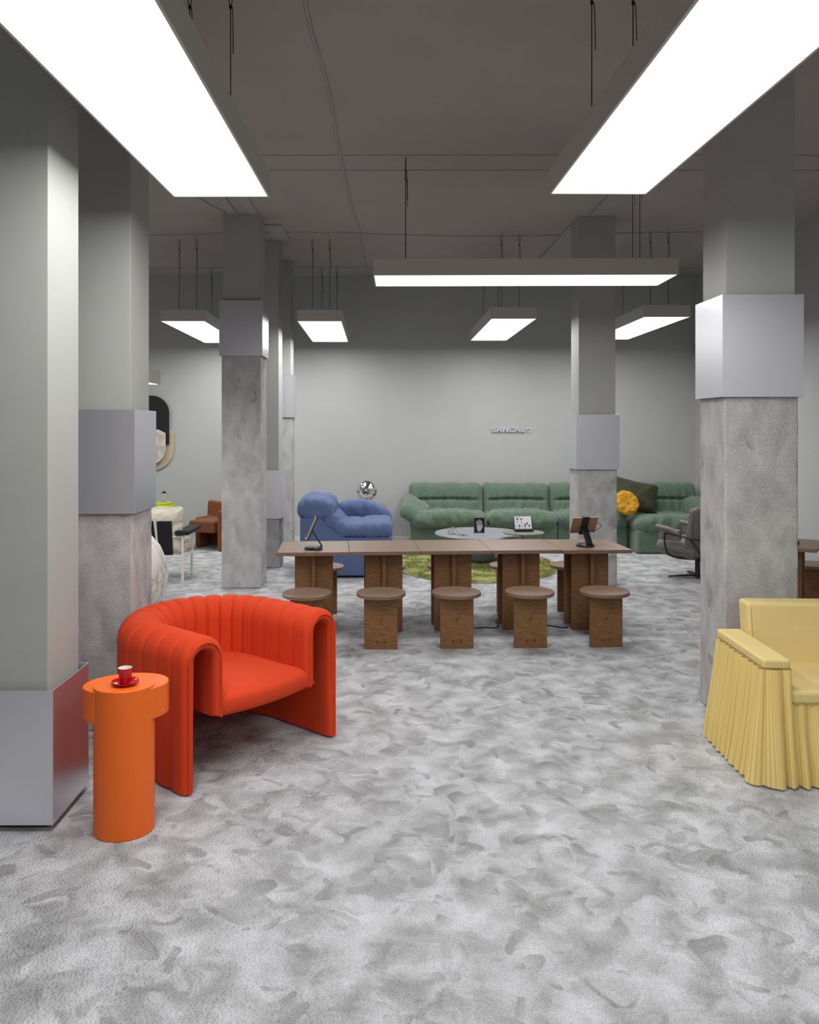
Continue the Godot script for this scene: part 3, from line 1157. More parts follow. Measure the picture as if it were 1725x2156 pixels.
# ---------------------------------------------------------------- yellow armchair with pleated skirts
# A pleated curtain hung from the path `top` and flaring to the floor; each stretch is [from, to] in the ground plane.
func skirt(path: Array, y_top: float, y_low: float, flare: float, waves: float, deep: float) -> ArrayMesh:
	var v := PackedVector3Array()
	var uv := PackedVector2Array()
	var ix := PackedInt32Array()
	var along := PackedVector2Array()
	var outw := PackedVector2Array()
	var dist := PackedFloat32Array()
	var s := 0.0
	for i in path.size() - 1:
		var a: Vector2 = path[i]
		var b: Vector2 = path[i + 1]
		var d := (b - a).normalized()
		var cnt := maxi(2, int(a.distance_to(b) / 0.0035))
		for k in cnt + (1 if i == path.size() - 2 else 0):
			along.append(a.lerp(b, float(k) / cnt))
			outw.append(Vector2(d.y, -d.x))
			dist.append(s + a.distance_to(b) * k / cnt)
		s += a.distance_to(b)
	var w := along.size()
	var smooth_out := outw.duplicate()
	for i in w:
		var sum := Vector2.ZERO
		for k in range(-9, 10):
			sum += outw[clampi(i + k, 0, w - 1)]
		smooth_out[i] = sum.normalized()
	var rows := 22
	for r in rows + 1:
		var f := float(r) / rows
		for i in w:
			var ph := dist[i] * waves + 0.35 * noise.get_noise_2d(dist[i] * 7.0, 3.0)
			var fold := pow(absf(sin(PI * ph)), 0.7)
			var off := 0.004 + flare * pow(f, 1.2) + deep * (0.38 + 0.62 * f) * (fold - 0.45) + 0.008 * f * noise.get_noise_2d(dist[i] * 4.0, 9.0 + f)
			var p := along[i] + smooth_out[i] * off
			var y := lerpf(y_top, y_low + 0.006 * noise.get_noise_2d(dist[i] * 9.0, 5.0), f)
			v.append(Vector3(p.x, y, p.y))
			uv.append(Vector2(dist[i] * 7.0, f))
	for r in rows:
		for i in w - 1:
			var a := r * w + i
			ix.append_array([a, a + 1, a + w + 1, a, a + w + 1, a + w])
	return mesh_of(v, ix, 180.0, uv)


func yellow_armchair() -> void:
	# local: x across, z towards the front; the origin is the middle of the footprint
	var t := thing("armchair", "pale yellow armchair with pleated sheer skirts before the thick pillar", "armchair", at(2.31, 4.26), -2.0)
	var hx := 0.45
	var fz := 0.31
	var arm := 0.135
	for s in [-1.0, 1.0]:
		var ax: float = s * (hx - arm * 0.5)
		part("arm_body", rbox(arm - 0.01, 0.52, 0.6, 0.01, 2), M.yellow_weave, t, Vector3(ax, 0.30, 0.0))
		var pad := part("arm_pad", rbox(arm, 0.05, 0.62, 0.014, 3, 2, 1, 6), M.yellow_weave, t, Vector3(ax, 0.585, 0.0))
		var edge := [Vector3(-arm * 0.5, -0.024, -0.3), Vector3(-arm * 0.5, -0.024, 0.31), Vector3(arm * 0.5, -0.024, 0.31), Vector3(arm * 0.5, -0.024, -0.3)]
		part("seam", tube(line_of(edge), 0.0028, 6), M.yellow_thread, pad)
	part("seat_base", rbox(hx * 2 - arm * 2 + 0.01, 0.26, 0.52, 0.01, 2), M.yellow_weave, t, Vector3(0, 0.27, 0.03))
	part("seat", rbox(hx * 2 - arm * 2 - 0.004, 0.07, 0.57, 0.022, 3, 4, 1, 4), M.yellow_weave, t, Vector3(0, 0.422, 0.03))
	part("seat_seam", tube(line_of([Vector3(-hx + arm, 0.395, 0.312), Vector3(-hx + arm + 0.05, 0.395, 0.318), Vector3(hx - arm - 0.05, 0.395, 0.318), Vector3(hx - arm, 0.395, 0.312)]), 0.0028, 6), M.yellow_thread, t)
	var lean := func(p: Vector3) -> Vector3:
		var top := (p.y + 0.25) / 0.5
		return p + Vector3(0, 0, -0.075 * top + 0.012 * (1.0 - pow(p.x / 0.31, 2.0)) * (1.0 if p.z > 0.0 else 0.0))
	var back := part("backrest", rbox(0.62, 0.5, 0.13, 0.022, 3, 10, 8, 3, lean), M.yellow_weave, t, Vector3(0, 0.525, -0.225))
	for s in [-1.0, 1.0]:
		part("seam", tube(curve_of([Vector3(s * 0.289, -0.225, 0.0635), Vector3(s * 0.289, 0.0, 0.0295), Vector3(s * 0.289, 0.222, -0.0045)], 4), 0.0018, 6), M.yellow_thread, back)
	var low := 0.012
	part("skirt", skirt([Vector2(-hx + arm, fz), Vector2(-hx, fz), Vector2(-hx, -0.3)], 0.562, low, 0.055, 16.0, 0.05), M.yellow_mesh, t)
	part("skirt", skirt([Vector2(hx, -0.3), Vector2(hx, fz), Vector2(hx - arm, fz)], 0.562, low, 0.055, 16.0, 0.05), M.yellow_mesh, t)
	part("skirt", skirt([Vector2(hx - arm + 0.02, fz - 0.006), Vector2(-hx + arm - 0.02, fz - 0.006)], 0.393, low, 0.055, 14.0, 0.05), M.yellow_mesh, t)
	for sx in [-1.0, 1.0]:
		for sz in [-1.0, 1.0]:
			part("foot", lathe([Vector2(0, 0), Vector2(0.02, 0), Vector2(0.024, 0.05), Vector2(0, 0.05)], 16), M.black_plastic, t, Vector3(sx * (hx - 0.07), 0, sz * 0.24))


# ---------------------------------------------------------------- lounge before the back wall
func bump(x: float, w: float) -> float:
	return exp(-(x / w) * (x / w))


# Soft back cushion with a stitched crease across it and gathers running down from the crease.
func sofa_back(w: float, h: float, d: float, seed_of: float) -> ArrayMesh:
	var f := func(p: Vector3) -> Vector3:
		var q := p
		var front := smoothstep(-0.02, d * 0.5, p.z)
		var u := p.x / (w * 0.5)
		var crease := bump(p.y - 0.03 + 0.02 * u * u, 0.022) * smoothstep(1.0, 0.68, absf(u))
		var gather := noise.get_noise_2d(p.x * 11.0 + seed_of, p.y * 1.6 + seed_of)
		var near := bump(p.y + 0.06, 0.2)
		q.z += front * (0.03 * (1.0 - u * u) - 0.05 * crease + 0.03 * gather * near + 0.012 * bump(p.y - 0.16, 0.1))
		q.z -= front * 0.022 * bump(p.x - 0.02 * sin(p.y * 9.0), 0.02) * near
		q.y += 0.012 * noise.get_noise_2d(p.x * 5.0 + seed_of, 1.0) * smoothstep(0.0, h * 0.5, p.y)
		q.z -= 0.16 * (p.y / h)
		return q
	return rbox(w, h, d, minf(0.08, d * 0.45), 5, 44, 22, 6, f)


func sofa_seat(w: float, h: float, d: float, seed_of: float, sag := 0.02) -> ArrayMesh:
	var f := func(p: Vector3) -> Vector3:
		var q := p
		var u := p.x / (w * 0.5)
		var upper := smoothstep(-h * 0.2, h * 0.5, p.y)
		var front := smoothstep(d * 0.2, d * 0.5, p.z)
		q.y += upper * (0.035 * (1.0 - u * u) - sag * bump(p.z, d * 0.25))
		q.z += front * (0.03 * (1.0 - u * u * u * u) + 0.022 * noise.get_noise_2d(p.x * 10.0 + seed_of, p.y * 5.0))
		q.y += upper * 0.02 * noise.get_noise_2d(p.x * 8.0 + seed_of, p.z * 4.0)
		return q
	return rbox(w, h, d, minf(0.095, h * 0.46), 5, 40, 5, 20, f)


func arm_roll(long: float, wide: float, tall: float, seed_of: float) -> ArrayMesh:
	var f := func(p: Vector3) -> Vector3:
		var q := p
		var u := p.z / (long * 0.5)
		q.y += 0.03 * (1.0 - u * u) * smoothstep(-0.05, tall * 0.5, p.y) - 0.1 * smoothstep(0.0, 1.0, u)
		q.x += 0.012 * noise.get_noise_2d(p.z * 9.0 + seed_of, p.y * 5.0)
		q.y += 0.01 * noise.get_noise_2d(p.z * 9.0 + seed_of, p.x * 9.0)
		return q
	return rbox(wide, tall, long, minf(wide, tall) * 0.46, 5, 4, 4, 22, f)


func sofa_module(label: String, x0: float, x1: float, front: float, back: float, seed_of: float) -> Node3D:
	var w := x1 - x0
	var d := back - front
	var t := thing("sofa_module", label, "sofa", at((x0 + x1) * 0.5, (front + back) * 0.5), 0.0, "green chenille sofa modules")
	part("base", rbox(w - 0.006, 0.37, d - 0.06, 0.02, 3), M.green_chenille, t, Vector3(0, 0.19, -0.02))
	part("seat", sofa_seat(w - 0.004, 0.21, d - 0.12, seed_of), M.green_chenille, t, Vector3(0, 0.435, 0.085))
	part("backrest", sofa_back(w - 0.004, 0.52, 0.28, seed_of), M.green_chenille, t, Vector3(0, 0.655, -d * 0.5 + 0.25))
	return t


func lounge() -> void:
	var end_seat := sofa_module("green chenille sofa seat with the rolled end arm, beside the mirror ball", 0.33, 1.43, 11.4, 12.4, 3.0)
	part("arm", arm_roll(0.84, 0.42, 0.2, 2.0), M.green_chenille, end_seat, Vector3(-0.46, 0.575, 0.1), Vector3(0, 0, -30))
	sofa_module("armless green chenille sofa seat in the middle, behind the white control panel", 1.44, 2.42, 11.4, 12.4, 17.0)
	sofa_module("armless green chenille sofa seat half hidden behind the carpeted pillar", 2.43, 3.42, 11.42, 12.4, 29.0)
	var c := thing("sofa_module", "deep green chenille corner seat with rolled arm behind the grey swivel chair", "sofa", at(4.05, 11.77), 0.0, "green chenille sofa modules")
	part("base", rbox(1.17, 0.32, 1.2, 0.03, 3), M.green_chenille, c, Vector3(0, 0.165, 0.02))
	part("seat", sofa_seat(1.2, 0.21, 1.14, 41.0, 0.03), M.green_chenille, c, Vector3(0, 0.395, 0.07))
	part("backrest", sofa_back(1.16, 0.52, 0.28, 47.0), M.green_chenille, c, Vector3(0, 0.66, -0.38))
	part("arm", arm_roll(0.8, 0.26, 0.28, 8.0), M.green_chenille, c, Vector3(0.46, 0.575, 0.1), Vector3(0, 0, 12))

	# cushions on the corner seat
	var big := func(p: Vector3) -> Vector3:
		var e := 1.0 - pow(maxf(absf(p.x) / 0.34, absf(p.y) / 0.23), 3.0)
		return Vector3(p.x * (1.0 - 0.06 * bump(p.y, 0.2)), p.y * (1.0 - 0.05 * bump(p.x, 0.2)), p.z * (0.35 + 1.1 * maxf(e, 0.0)) + 0.012 * noise.get_noise_2d(p.x * 7.0, p.y * 7.0))
	single("throw_cushion", "large dark green speckled cushion behind the mustard one", "cushion", rbox(0.74, 0.44, 0.15, 0.05, 3, 18, 16, 3, big), M.dark_green_boucle, at(3.60, 11.76, 0.76), Vector3(-16, 10, -13))
	var petals := func(p: Vector3) -> Vector3:
		var a := atan2(p.y, p.x)
		var r := Vector2(p.x, p.y).length()
		var lobe := pow(absf(sin(a * 4.5)), 0.6)
		var s := smoothstep(0.02, 0.16, r)
		var bulge := (0.5 + 0.5 * s) * (0.82 + 0.2 * lobe * s)
		return Vector3(p.x * (0.95 + 0.05 * lobe * s), p.y * (0.95 + 0.05 * lobe * s), p.z * bulge + 0.014 * noise.get_noise_3d(p.x * 22.0, p.y * 22.0, signf(p.z)) * s)
	var ball := lathe_warp(0.185, 0.085, petals)
	var mc := single("throw_cushion", "round mustard yellow gathered cushion on the green corner seat", "cushion", ball, M.mustard, at(3.37, 11.36, 0.69), Vector3(-24, 10, 0))
	part("button", lathe([Vector2(0, 0), Vector2(0.016, 0.0), Vector2(0.013, 0.008), Vector2(0, 0.01)], 16), M.mustard, mc, Vector3(0, 0, 0.052), Vector3(90, 0, 0))

	rug_and_tables()
	blue_chair()
	swivel_chair()


# A flattened ball, finely divided, pushed about by warp.
func lathe_warp(r: float, half: float, warp: Callable) -> ArrayMesh:
	var v := PackedVector3Array()
	var ix := PackedInt32Array()
	var rows := 36
	var seg := 72
	for i in rows + 1:
		var b := PI * i / rows
		for s in seg:
			var a := TAU * s / seg
			v.append(warp.call(Vector3(cos(a) * sin(b) * r, sin(a) * sin(b) * r, cos(b) * half)))
	for i in rows:
		for s in seg:
			var a := i * seg + s
			var b := i * seg + (s + 1) % seg
			ix.append_array([a, b, b + seg, a, b + seg, a + seg])
	return mesh_of(v, ix)


func rug_and_tables() -> void:
	var centre := at(1.1, 10.18)
	var t := thing("rug", "round shaggy lime green rug under the grey coffee table", "rug", centre)
	var v := PackedVector3Array()
	var ix := PackedInt32Array()
	var rows := 60
	var seg := 200
	for i in rows + 1:
		var r := 1.12 * i / rows
		for s in seg:
			var a := TAU * s / seg
			var x := cos(a) * r * 0.9
			var z := sin(a) * r
			var edge := smoothstep(1.12, 1.06, r)
			v.append(Vector3(x, 0.004 + edge * (0.026 + 0.010 * noise.get_noise_2d(x * 7.0, z * 7.0) + 0.008 * noise.get_noise_2d(x * 28.0, z * 28.0)), z))
	for i in rows:
		for s in seg:
			var a := i * seg + s
			var b := i * seg + (s + 1) % seg
			ix.append_array([a, b + seg, b, a, a + seg, b + seg])
	part("backing", mesh_of(v, ix), M.rug_green, t)
	var st := SurfaceTool.new()
	var blade := mesh_of(PackedVector3Array([Vector3(-0.006, 0, 0), Vector3(0.006, 0, 0), Vector3(0.004, 0.028, 0.008), Vector3(-0.003, 0.03, 0.009), Vector3(0.002, 0.044, 0.026)]), PackedInt32Array([0, 2, 1, 0, 3, 2, 3, 4, 2]))
	var mm := MultiMesh.new()
	mm.transform_format = MultiMesh.TRANSFORM_3D
	mm.mesh = blade
	mm.instance_count = 26000
	for i in mm.instance_count:
		var r := 1.13 * sqrt(rng.randf())
		var a := rng.randf() * TAU
		var x := cos(a) * r * 0.9
		var z := sin(a) * r
		var dir := 3.0 * noise.get_noise_2d(x * 2.4 + 40.0, z * 2.4) + rng.randf_range(-0.7, 0.7)
		var b := Basis.from_euler(Vector3(rng.randf_range(-0.2, 0.5), dir, 0)).scaled(Vector3.ONE * rng.randf_range(0.7, 1.15))
		mm.set_instance_transform(i, Transform3D(b, Vector3(x, 0.012, z)))
	var tufts := MultiMeshInstance3D.new()
	tufts.name = "pile"
	tufts.multimesh = mm
	tufts.material_override = M.rug_tuft
	tufts.set_meta("kind", "stuff")
	t.add_child(tufts, true)

	var ct := thing("coffee_table", "large round grey coffee table on a drum foot, on the green rug", "coffee table", at(1.18, 10.3, 0.05))
	part("tabletop", disc(0.57, 0.57, 0.335, 0.36, 0.008, 72), M.stone_grey, ct)
	part("drum", lathe([Vector2(0, 0), Vector2(0.15, 0), Vector2(0.185, 0.03), Vector2(0.19, 0.18), Vector2(0.17, 0.30), Vector2(0.12, 0.334), Vector2(0, 0.334)], 48), M.drum_grey, ct)
	var sm := thing("coffee_table", "small round taupe side table under the white control panel", "side table", at(1.64, 9.72, 0.05))
	part("tabletop", lathe([Vector2(0, 0.415), Vector2(0.14, 0.415), Vector2(0.235, 0.425), Vector2(0.25, 0.437), Vector2(0.247, 0.443), Vector2(0, 0.443)], 56), M.taupe_lacquer, sm)
	part("stem", lathe([Vector2(0, 0), Vector2(0.13, 0), Vector2(0.13, 0.008), Vector2(0.03, 0.02), Vector2(0.026, 0.38), Vector2(0.06, 0.415), Vector2(0, 0.415)], 36), M.taupe_lacquer, sm)

	# things on the two tables
	var g := single("crystal_tumbler", "cut crystal tumbler lying on its side on the coffee table", "glass", lathe([Vector2(0, 0), Vector2(0.034, 0), Vector2(0.038, 0.012), Vector2(0.042, 0.03), Vector2(0.04, 0.034), Vector2(0.046, 0.09), Vector2(0.041, 0.09), Vector2(0.035, 0.03), Vector2(0, 0.022)], 14, 10.0), M.crystal, at(0.78, 10.15, 0.449), Vector3(-14, 0, -60))
	g.rotation_degrees = Vector3(0, -35, -82)
	var fr := thing("picture_block", "small black framed print of a skeletal hand on the coffee table", "picture", at(1.175, 10.28, 0.4105), 10.0)
	part("frame", joined([[rbox(0.016, 0.19, 0.03, 0.002, 1), moved(Vector3(-0.058, 0.095, 0))], [rbox(0.016, 0.19, 0.03, 0.002, 1), moved(Vector3(0.058, 0.095, 0))], [rbox(0.1, 0.012, 0.03, 0.002, 1), moved(Vector3(0, 0.184, 0))], [rbox(0.1, 0.012, 0.03, 0.002, 1), moved(Vector3(0, 0.006, 0))]]), M.black_plastic, fr)
	part("plate", rbox(0.1, 0.166, 0.012, 0.001, 1), M.black_print, fr, Vector3(0, 0.095, -0.004))
	var hand := []
	for f: Array in [[-0.03, 0.085, -0.034, 0.15], [-0.011, 0.09, -0.012, 0.168], [0.008, 0.09, 0.010, 0.166], [0.026, 0.085, 0.03, 0.15], [0.032, 0.045, 0.044, 0.1]]:
		hand.append([tube(line_of([Vector3(f[0], f[1], 0.003), Vector3(f[2], f[3], 0.003)]), 0.0078, 6), moved(Vector3.ZERO)])
	hand.append([rbox(0.06, 0.055, 0.006, 0.003, 1), moved(Vector3(-0.001, 0.062, 0.003))])
	hand.append([rbox(0.04, 0.03, 0.006, 0.003, 1), moved(Vector3(0, 0.028, 0.003))])
	part("hand_print", joined(hand), M.xray_grey, fr)
	single("trinket", "small dark flat trinket lying on the grey coffee table", "ornament", joined([[tube(wire_loop(Vector3(-0.05, 0.004, 0), Vector3(1, 0, 0), 0.06, 0.02), 0.004, 6, true), moved(Vector3.ZERO)], [tube(wire_loop(Vector3(0.0, 0.004, 0.006), Vector3(1, 0, 0.2).normalized(), 0.06, 0.014), 0.004, 6, true), moved(Vector3.ZERO)]]), M.black_plastic, at(0.93, 9.97, 0.411))
	var sy := thing("control_panel", "white tilted control panel with black knobs on the small table", "mixer", at(1.655, 9.78, 0.4935), 4.0)
	part("case", rbox(0.22, 0.03, 0.13, 0.006, 2), M.black_plastic, sy, Vector3(0, 0.0155, 0.0))
	part("case_back", rbox(0.216, 0.15, 0.02, 0.005, 2), M.black_plastic, sy, Vector3(0.006, 0.095, -0.035), Vector3(-20, 0, 0))
	var face := part("faceplate", rbox(0.205, 0.155, 0.008, 0.002, 1), M.panel_white, sy, Vector3(0, 0.1, -0.022), Vector3(-20, 0, 0))
	var knob := lathe([Vector2(0, 0), Vector2(0.01, 0), Vector2(0.0085, 0.014), Vector2(0, 0.015)], 14)
	var small := lathe([Vector2(0, 0), Vector2(0.0048, 0), Vector2(0.0042, 0.008), Vector2(0, 0.008)], 10)
	for k: Array in [[-0.07, 0.044, 0], [-0.022, 0.044, 2], [0.045, -0.01, 0], [-0.05, -0.035, 0], [0.02, -0.035, 0], [0.072, -0.037, 0], [-0.08, 0.066, 1], [-0.045, 0.066, 1], [-0.07, 0.005, 1], [-0.02, 0.005, 1], [0.015, -0.01, 1], [-0.085, -0.04, 1], [-0.02, -0.04, 1], [0.015, -0.065, 1], [-0.05, -0.06, 1]]:
		part("knob", knob if k[2] != 1 else small, M.knob_red if k[2] == 2 else M.black_plastic, face, Vector3(k[0], k[1], 0.004), Vector3(90, 0, 0))
	part("markings", joined([[rbox(0.085, 0.003, 0.001, 0.0004, 1), moved(Vector3(0.04, 0.056, 0.0043))], [rbox(0.07, 0.002, 0.001, 0.0004, 1), moved(Vector3(0.045, 0.042, 0.0043))]]), M.xray_grey, face)

	# mirror ball on its table behind the blue chair
	var st_table := thing("side_table", "round taupe side table behind the blue chair, under the mirror ball", "side table", at(-0.33, 11.5))
	part("tabletop", lathe([Vector2(0, 0.61), Vector2(0.22, 0.61), Vector2(0.3, 0.63), Vector2(0.31, 0.643), Vector2(0.305, 0.65), Vector2(0, 0.65)], 56), M.taupe_lacquer, st_table)
	part("stem", lathe([Vector2(0, 0), Vector2(0.16, 0), Vector2(0.16, 0.01), Vector2(0.035, 0.025), Vector2(0.03, 0.57), Vector2(0.08, 0.61), Vector2(0, 0.61)], 36), M.taupe_lacquer, st_table)
	var mb := thing("mirror_ball", "silver mirror ball on a chrome tripod behind the blue chair", "mirror ball", at(-0.29, 11.45, 0.65))
	part("ball", facet_ball(0.15), M.chrome, mb, Vector3(0, 0.21, 0))
	var stand := part("stand", joined([[tube(line_of([Vector3(-0.095, 0.006, 0.05), Vector3(-0.055, 0.075, 0.0)]), 0.007, 8), moved(Vector3.ZERO)], [tube(line_of([Vector3(-0.055, 0.075, 0.0), Vector3(0.075, 0.006, 0.05)]), 0.007, 8), moved(Vector3.ZERO)], [tube(line_of([Vector3(-0.055, 0.075, 0.0), Vector3(0.0, 0.006, -0.09)]), 0.007, 8), moved(Vector3.ZERO)]]), M.chrome, mb)
	stand.set_meta("label", "chrome tripod stand")


# Rows of small flat mirrors round a ball, each tipped a little its own way.
func facet_ball(r: float) -> ArrayMesh:
	var v := PackedVector3Array()
	var n := PackedVector3Array()
	var ix := PackedInt32Array()
	var rows := 26
	for i in rows:
		var b0 := PI * i / rows
		var b1 := PI * (i + 1) / rows
		var count := maxi(6, int(sin((b0 + b1) * 0.5) * 50.0))
		for s in count:
			var a0 := TAU * s / count
			var a1 := TAU * (s + 1) / count
			var o := v.size()
			for e: Array in [[b0, a0], [b0, a1], [b1, a1], [b1, a0]]:
				v.append(Vector3(sin(e[0]) * cos(e[1]), cos(e[0]), sin(e[0]) * sin(e[1])) * r)
			var mid := (v[o] + v[o + 1] + v[o + 2] + v[o + 3]).normalized()
			var tip := (mid + Vector3(rng.randf_range(-1, 1), rng.randf_range(-1, 1), rng.randf_range(-1, 1)) * 0.07).normalized()
			for k in 4:
				n.append(tip)
			ix.append_array([o, o + 1, o + 2, o, o + 2, o + 3])
	return mesh_of(v, ix, 180.0, PackedVector2Array(), n)


func blue_chair() -> void:
	# faces +x; the near side is open, the far side has the arm
	var t := thing("lounge_chair", "blue padded low chair with one arm, facing the green sofa's rug", "armchair", at(-0.475, 9.87))
	var side := PackedVector2Array([Vector2(-0.535, -0.025), Vector2(0.54, -0.025), Vector2(0.54, -0.47), Vector2(-0.02, -0.47), Vector2(-0.24, -0.64), Vector2(-0.3, -0.7), Vector2(-0.535, -0.7)])
	part("base", raised(side, [[0.012, -0.495], [0.0, -0.483], [0.0, 0.483], [0.012, 0.495]]), M.blue_cotton, t, Vector3.ZERO, Vector3(90, 0, 0))
	part("plinth", rbox(1.0, 0.026, 0.92, 0.002, 1), M.black_gap, t, Vector3(0, 0.013, 0))
	var pad := func(p: Vector3) -> float:
		var q := Vector2(p.x, p.y)
		var e := absf(p.z) / 0.5
		var seam := bump(p.z - 0.01, 0.022)
		var upper := bar(q, Vector2(-0.445, 0.80), Vector2(-0.275, 0.785), 0.128, 0.125)
		var lower := bar(q, Vector2(-0.175, 0.655), Vector2(-0.07, 0.555), 0.088, 0.075)
		var seat := bar(q, Vector2(-0.01, 0.545), Vector2(0.445, 0.55), 0.078, 0.09)
		var d := blend(blend(upper, lower, 0.014), seat, 0.014)
		d += 0.02 * seam * smoothstep(0.0, 0.1, p.y - 0.5)
		d += 0.016 * bump(p.x - 0.17, 0.03) * smoothstep(0.55, 0.62, p.y) * smoothstep(1.0, 0.7, e)
		d -= 0.018 * (1.0 - e * e)
		d += 0.013 * noise.get_noise_3d(p.x * 9.0, p.y * 9.0, p.z * 10.0) * bump(upper - lower, 0.1)
		d += 0.016 * noise.get_noise_3d(p.x * 17.0, p.y * 9.0, p.z * 2.0) * smoothstep(0.6, 1.0, e) + 0.004 * noise.get_noise_3d(p.x * 5.0, p.y * 5.0, p.z * 9.0)
		var r := 0.085
		var w := Vector2(d + r, absf(p.z) - 0.52 + r)
		return Vector2(maxf(w.x, 0.0), maxf(w.y, 0.0)).length() + minf(maxf(w.x, w.y), 0.0) - r
	part("cushion", netted(Vector3(-0.62, 0.42, -0.58), Vector3(0.6, 1.0, 0.58), 0.0165, pad), M.blue_cotton, t)
	part("arm", arm_roll(0.70, 0.3, 0.24, 5.0), M.blue_cotton, t, Vector3(0.19, 0.685, -0.42), Vector3(0, 90, 0))


func swivel_chair() -> void:
	# faces -x
	var t := thing("swivel_chair", "grey leather swivel lounge chair on a dark star base by the pillar", "chair", at(3.61, 9.38), -44.0)
	var foot := []
	for i in 4:
		var a := deg_to_rad(48.0 + 90.0 * i)
		var dir := Vector3(cos(a), 0, sin(a))
		part("foot", rbox(0.33, 0.022, 0.045, 0.004, 2, 4, 1, 1, func(p: Vector3) -> Vector3:
			return Vector3(p.x, p.y * (1.0 - 0.35 * (p.x + 0.165) / 0.33) + 0.018 * (0.165 - p.x) / 0.33, p.z * (1.0 - 0.35 * (p.x + 0.165) / 0.33))), M.charcoal_metal, t, dir * 0.17 + Vector3(0, 0.02, 0), Vector3(0, -rad_to_deg(a), 0))
	part("pole", lathe([Vector2(0, 0.012), Vector2(0.035, 0.012), Vector2(0.03, 0.06), Vector2(0.028, 0.23), Vector2(0, 0.23)], 24), M.charcoal_metal, t)
	part("mechanism", rbox(0.16, 0.03, 0.12, 0.008, 2), M.charcoal_metal, t, Vector3(0.01, 0.228, 0))
	var bowl := func(p: Vector3) -> Vector3:
		var q := p
		q.y += 0.02 * bump(p.x, 0.2) * smoothstep(0.0, 0.1, p.y) - 0.16 * (p.x + 0.3) * 0.5
		q.y *= 1.0 - 0.25 * smoothstep(-0.1, -0.3, p.x)
		return q
	var seat := part("seat", rbox(0.51, 0.2, 0.52, 0.092, 5, 12, 3, 10, bowl), M.grey_leather, t, Vector3(-0.16, 0.37, 0))
	part("seat_seam", tube(curve_of([Vector3(-0.265, -0.01, 0.16), Vector3(-0.2, -0.016, 0.272), Vector3(0.0, -0.04, 0.275), Vector3(0.18, -0.06, 0.272)], 6), 0.004, 6), M.grey_trim, seat)
	var shell_back := func(p: Vector3) -> Vector3:
		return p + Vector3(0.16 * p.y - 0.08 * (p.z / 0.27) * (p.z / 0.27), 0, 0)
	var back := part("backrest", rbox(0.12, 0.5, 0.54, 0.055, 4, 3, 10, 10, shell_back), M.grey_leather, t, Vector3(0.1, 0.59, 0))
	part("back_seam", tube(curve_of([Vector3(-0.03, -0.2, 0.272), Vector3(-0.045, 0.0, 0.274), Vector3(-0.02, 0.2, 0.262)], 6), 0.004, 6), M.grey_trim, back)
	part("lumbar_cushion", rbox(0.14, 0.17, 0.44, 0.065, 4, 3, 3, 8), M.grey_leather, t, Vector3(0.0, 0.50, 0))
	for s in [1.0, -1.0]:
		var arm := part("armrest", rbox(0.3, 0.055, 0.09, 0.026, 3, 8, 1, 2, func(p: Vector3) -> Vector3:
			return p + Vector3(0, -0.05 * (p.x + 0.15) / 0.3 - 0.035 * smoothstep(0.02, 0.16, p.x), 0)), M.grey_leather, t, Vector3(-0.205, 0.605, s * 0.32))
		part("arm_pad", rbox(0.26, 0.13, 0.06, 0.027, 3), M.grey_leather, arm, Vector3(0.02, -0.085, 0))
		part("arm_bar", tube(curve_of([Vector3(-0.30, 0.555, s * 0.37), Vector3(-0.18, 0.535, s * 0.372), Vector3(-0.02, 0.50, s * 0.36), Vector3(0.12, 0.48, s * 0.29)], 6), 0.011, 8), M.charcoal_metal, t, Vector3(0.08, 0, 0))
		part("arm_bar", tube(curve_of([Vector3(-0.18, 0.535, s * 0.372), Vector3(-0.28, 0.545, s * 0.372), Vector3(-0.31, 0.51, s * 0.37), Vector3(-0.305, 0.38, s * 0.355), Vector3(-0.28, 0.29, s * 0.32), Vector3(-0.18, 0.245, s * 0.22), Vector3(0.0, 0.235, s * 0.06)], 6), 0.011, 8), M.charcoal_metal, t, Vector3(0.08, 0, 0))
		part("arm_bar", tube(curve_of([Vector3(-0.02, 0.5, s * 0.36), Vector3(0.06, 0.38, s * 0.33), Vector3(0.1, 0.29, s * 0.29), Vector3(0.08, 0.245, s * 0.18), Vector3(0.03, 0.235, s * 0.06)], 6), 0.011, 8), M.charcoal_metal, t, Vector3(0.08, 0, 0))
	part("lever", rbox(0.05, 0.025, 0.02, 0.006, 2), M.black_plastic, t, Vector3(0.1, 0.22, 0.12))


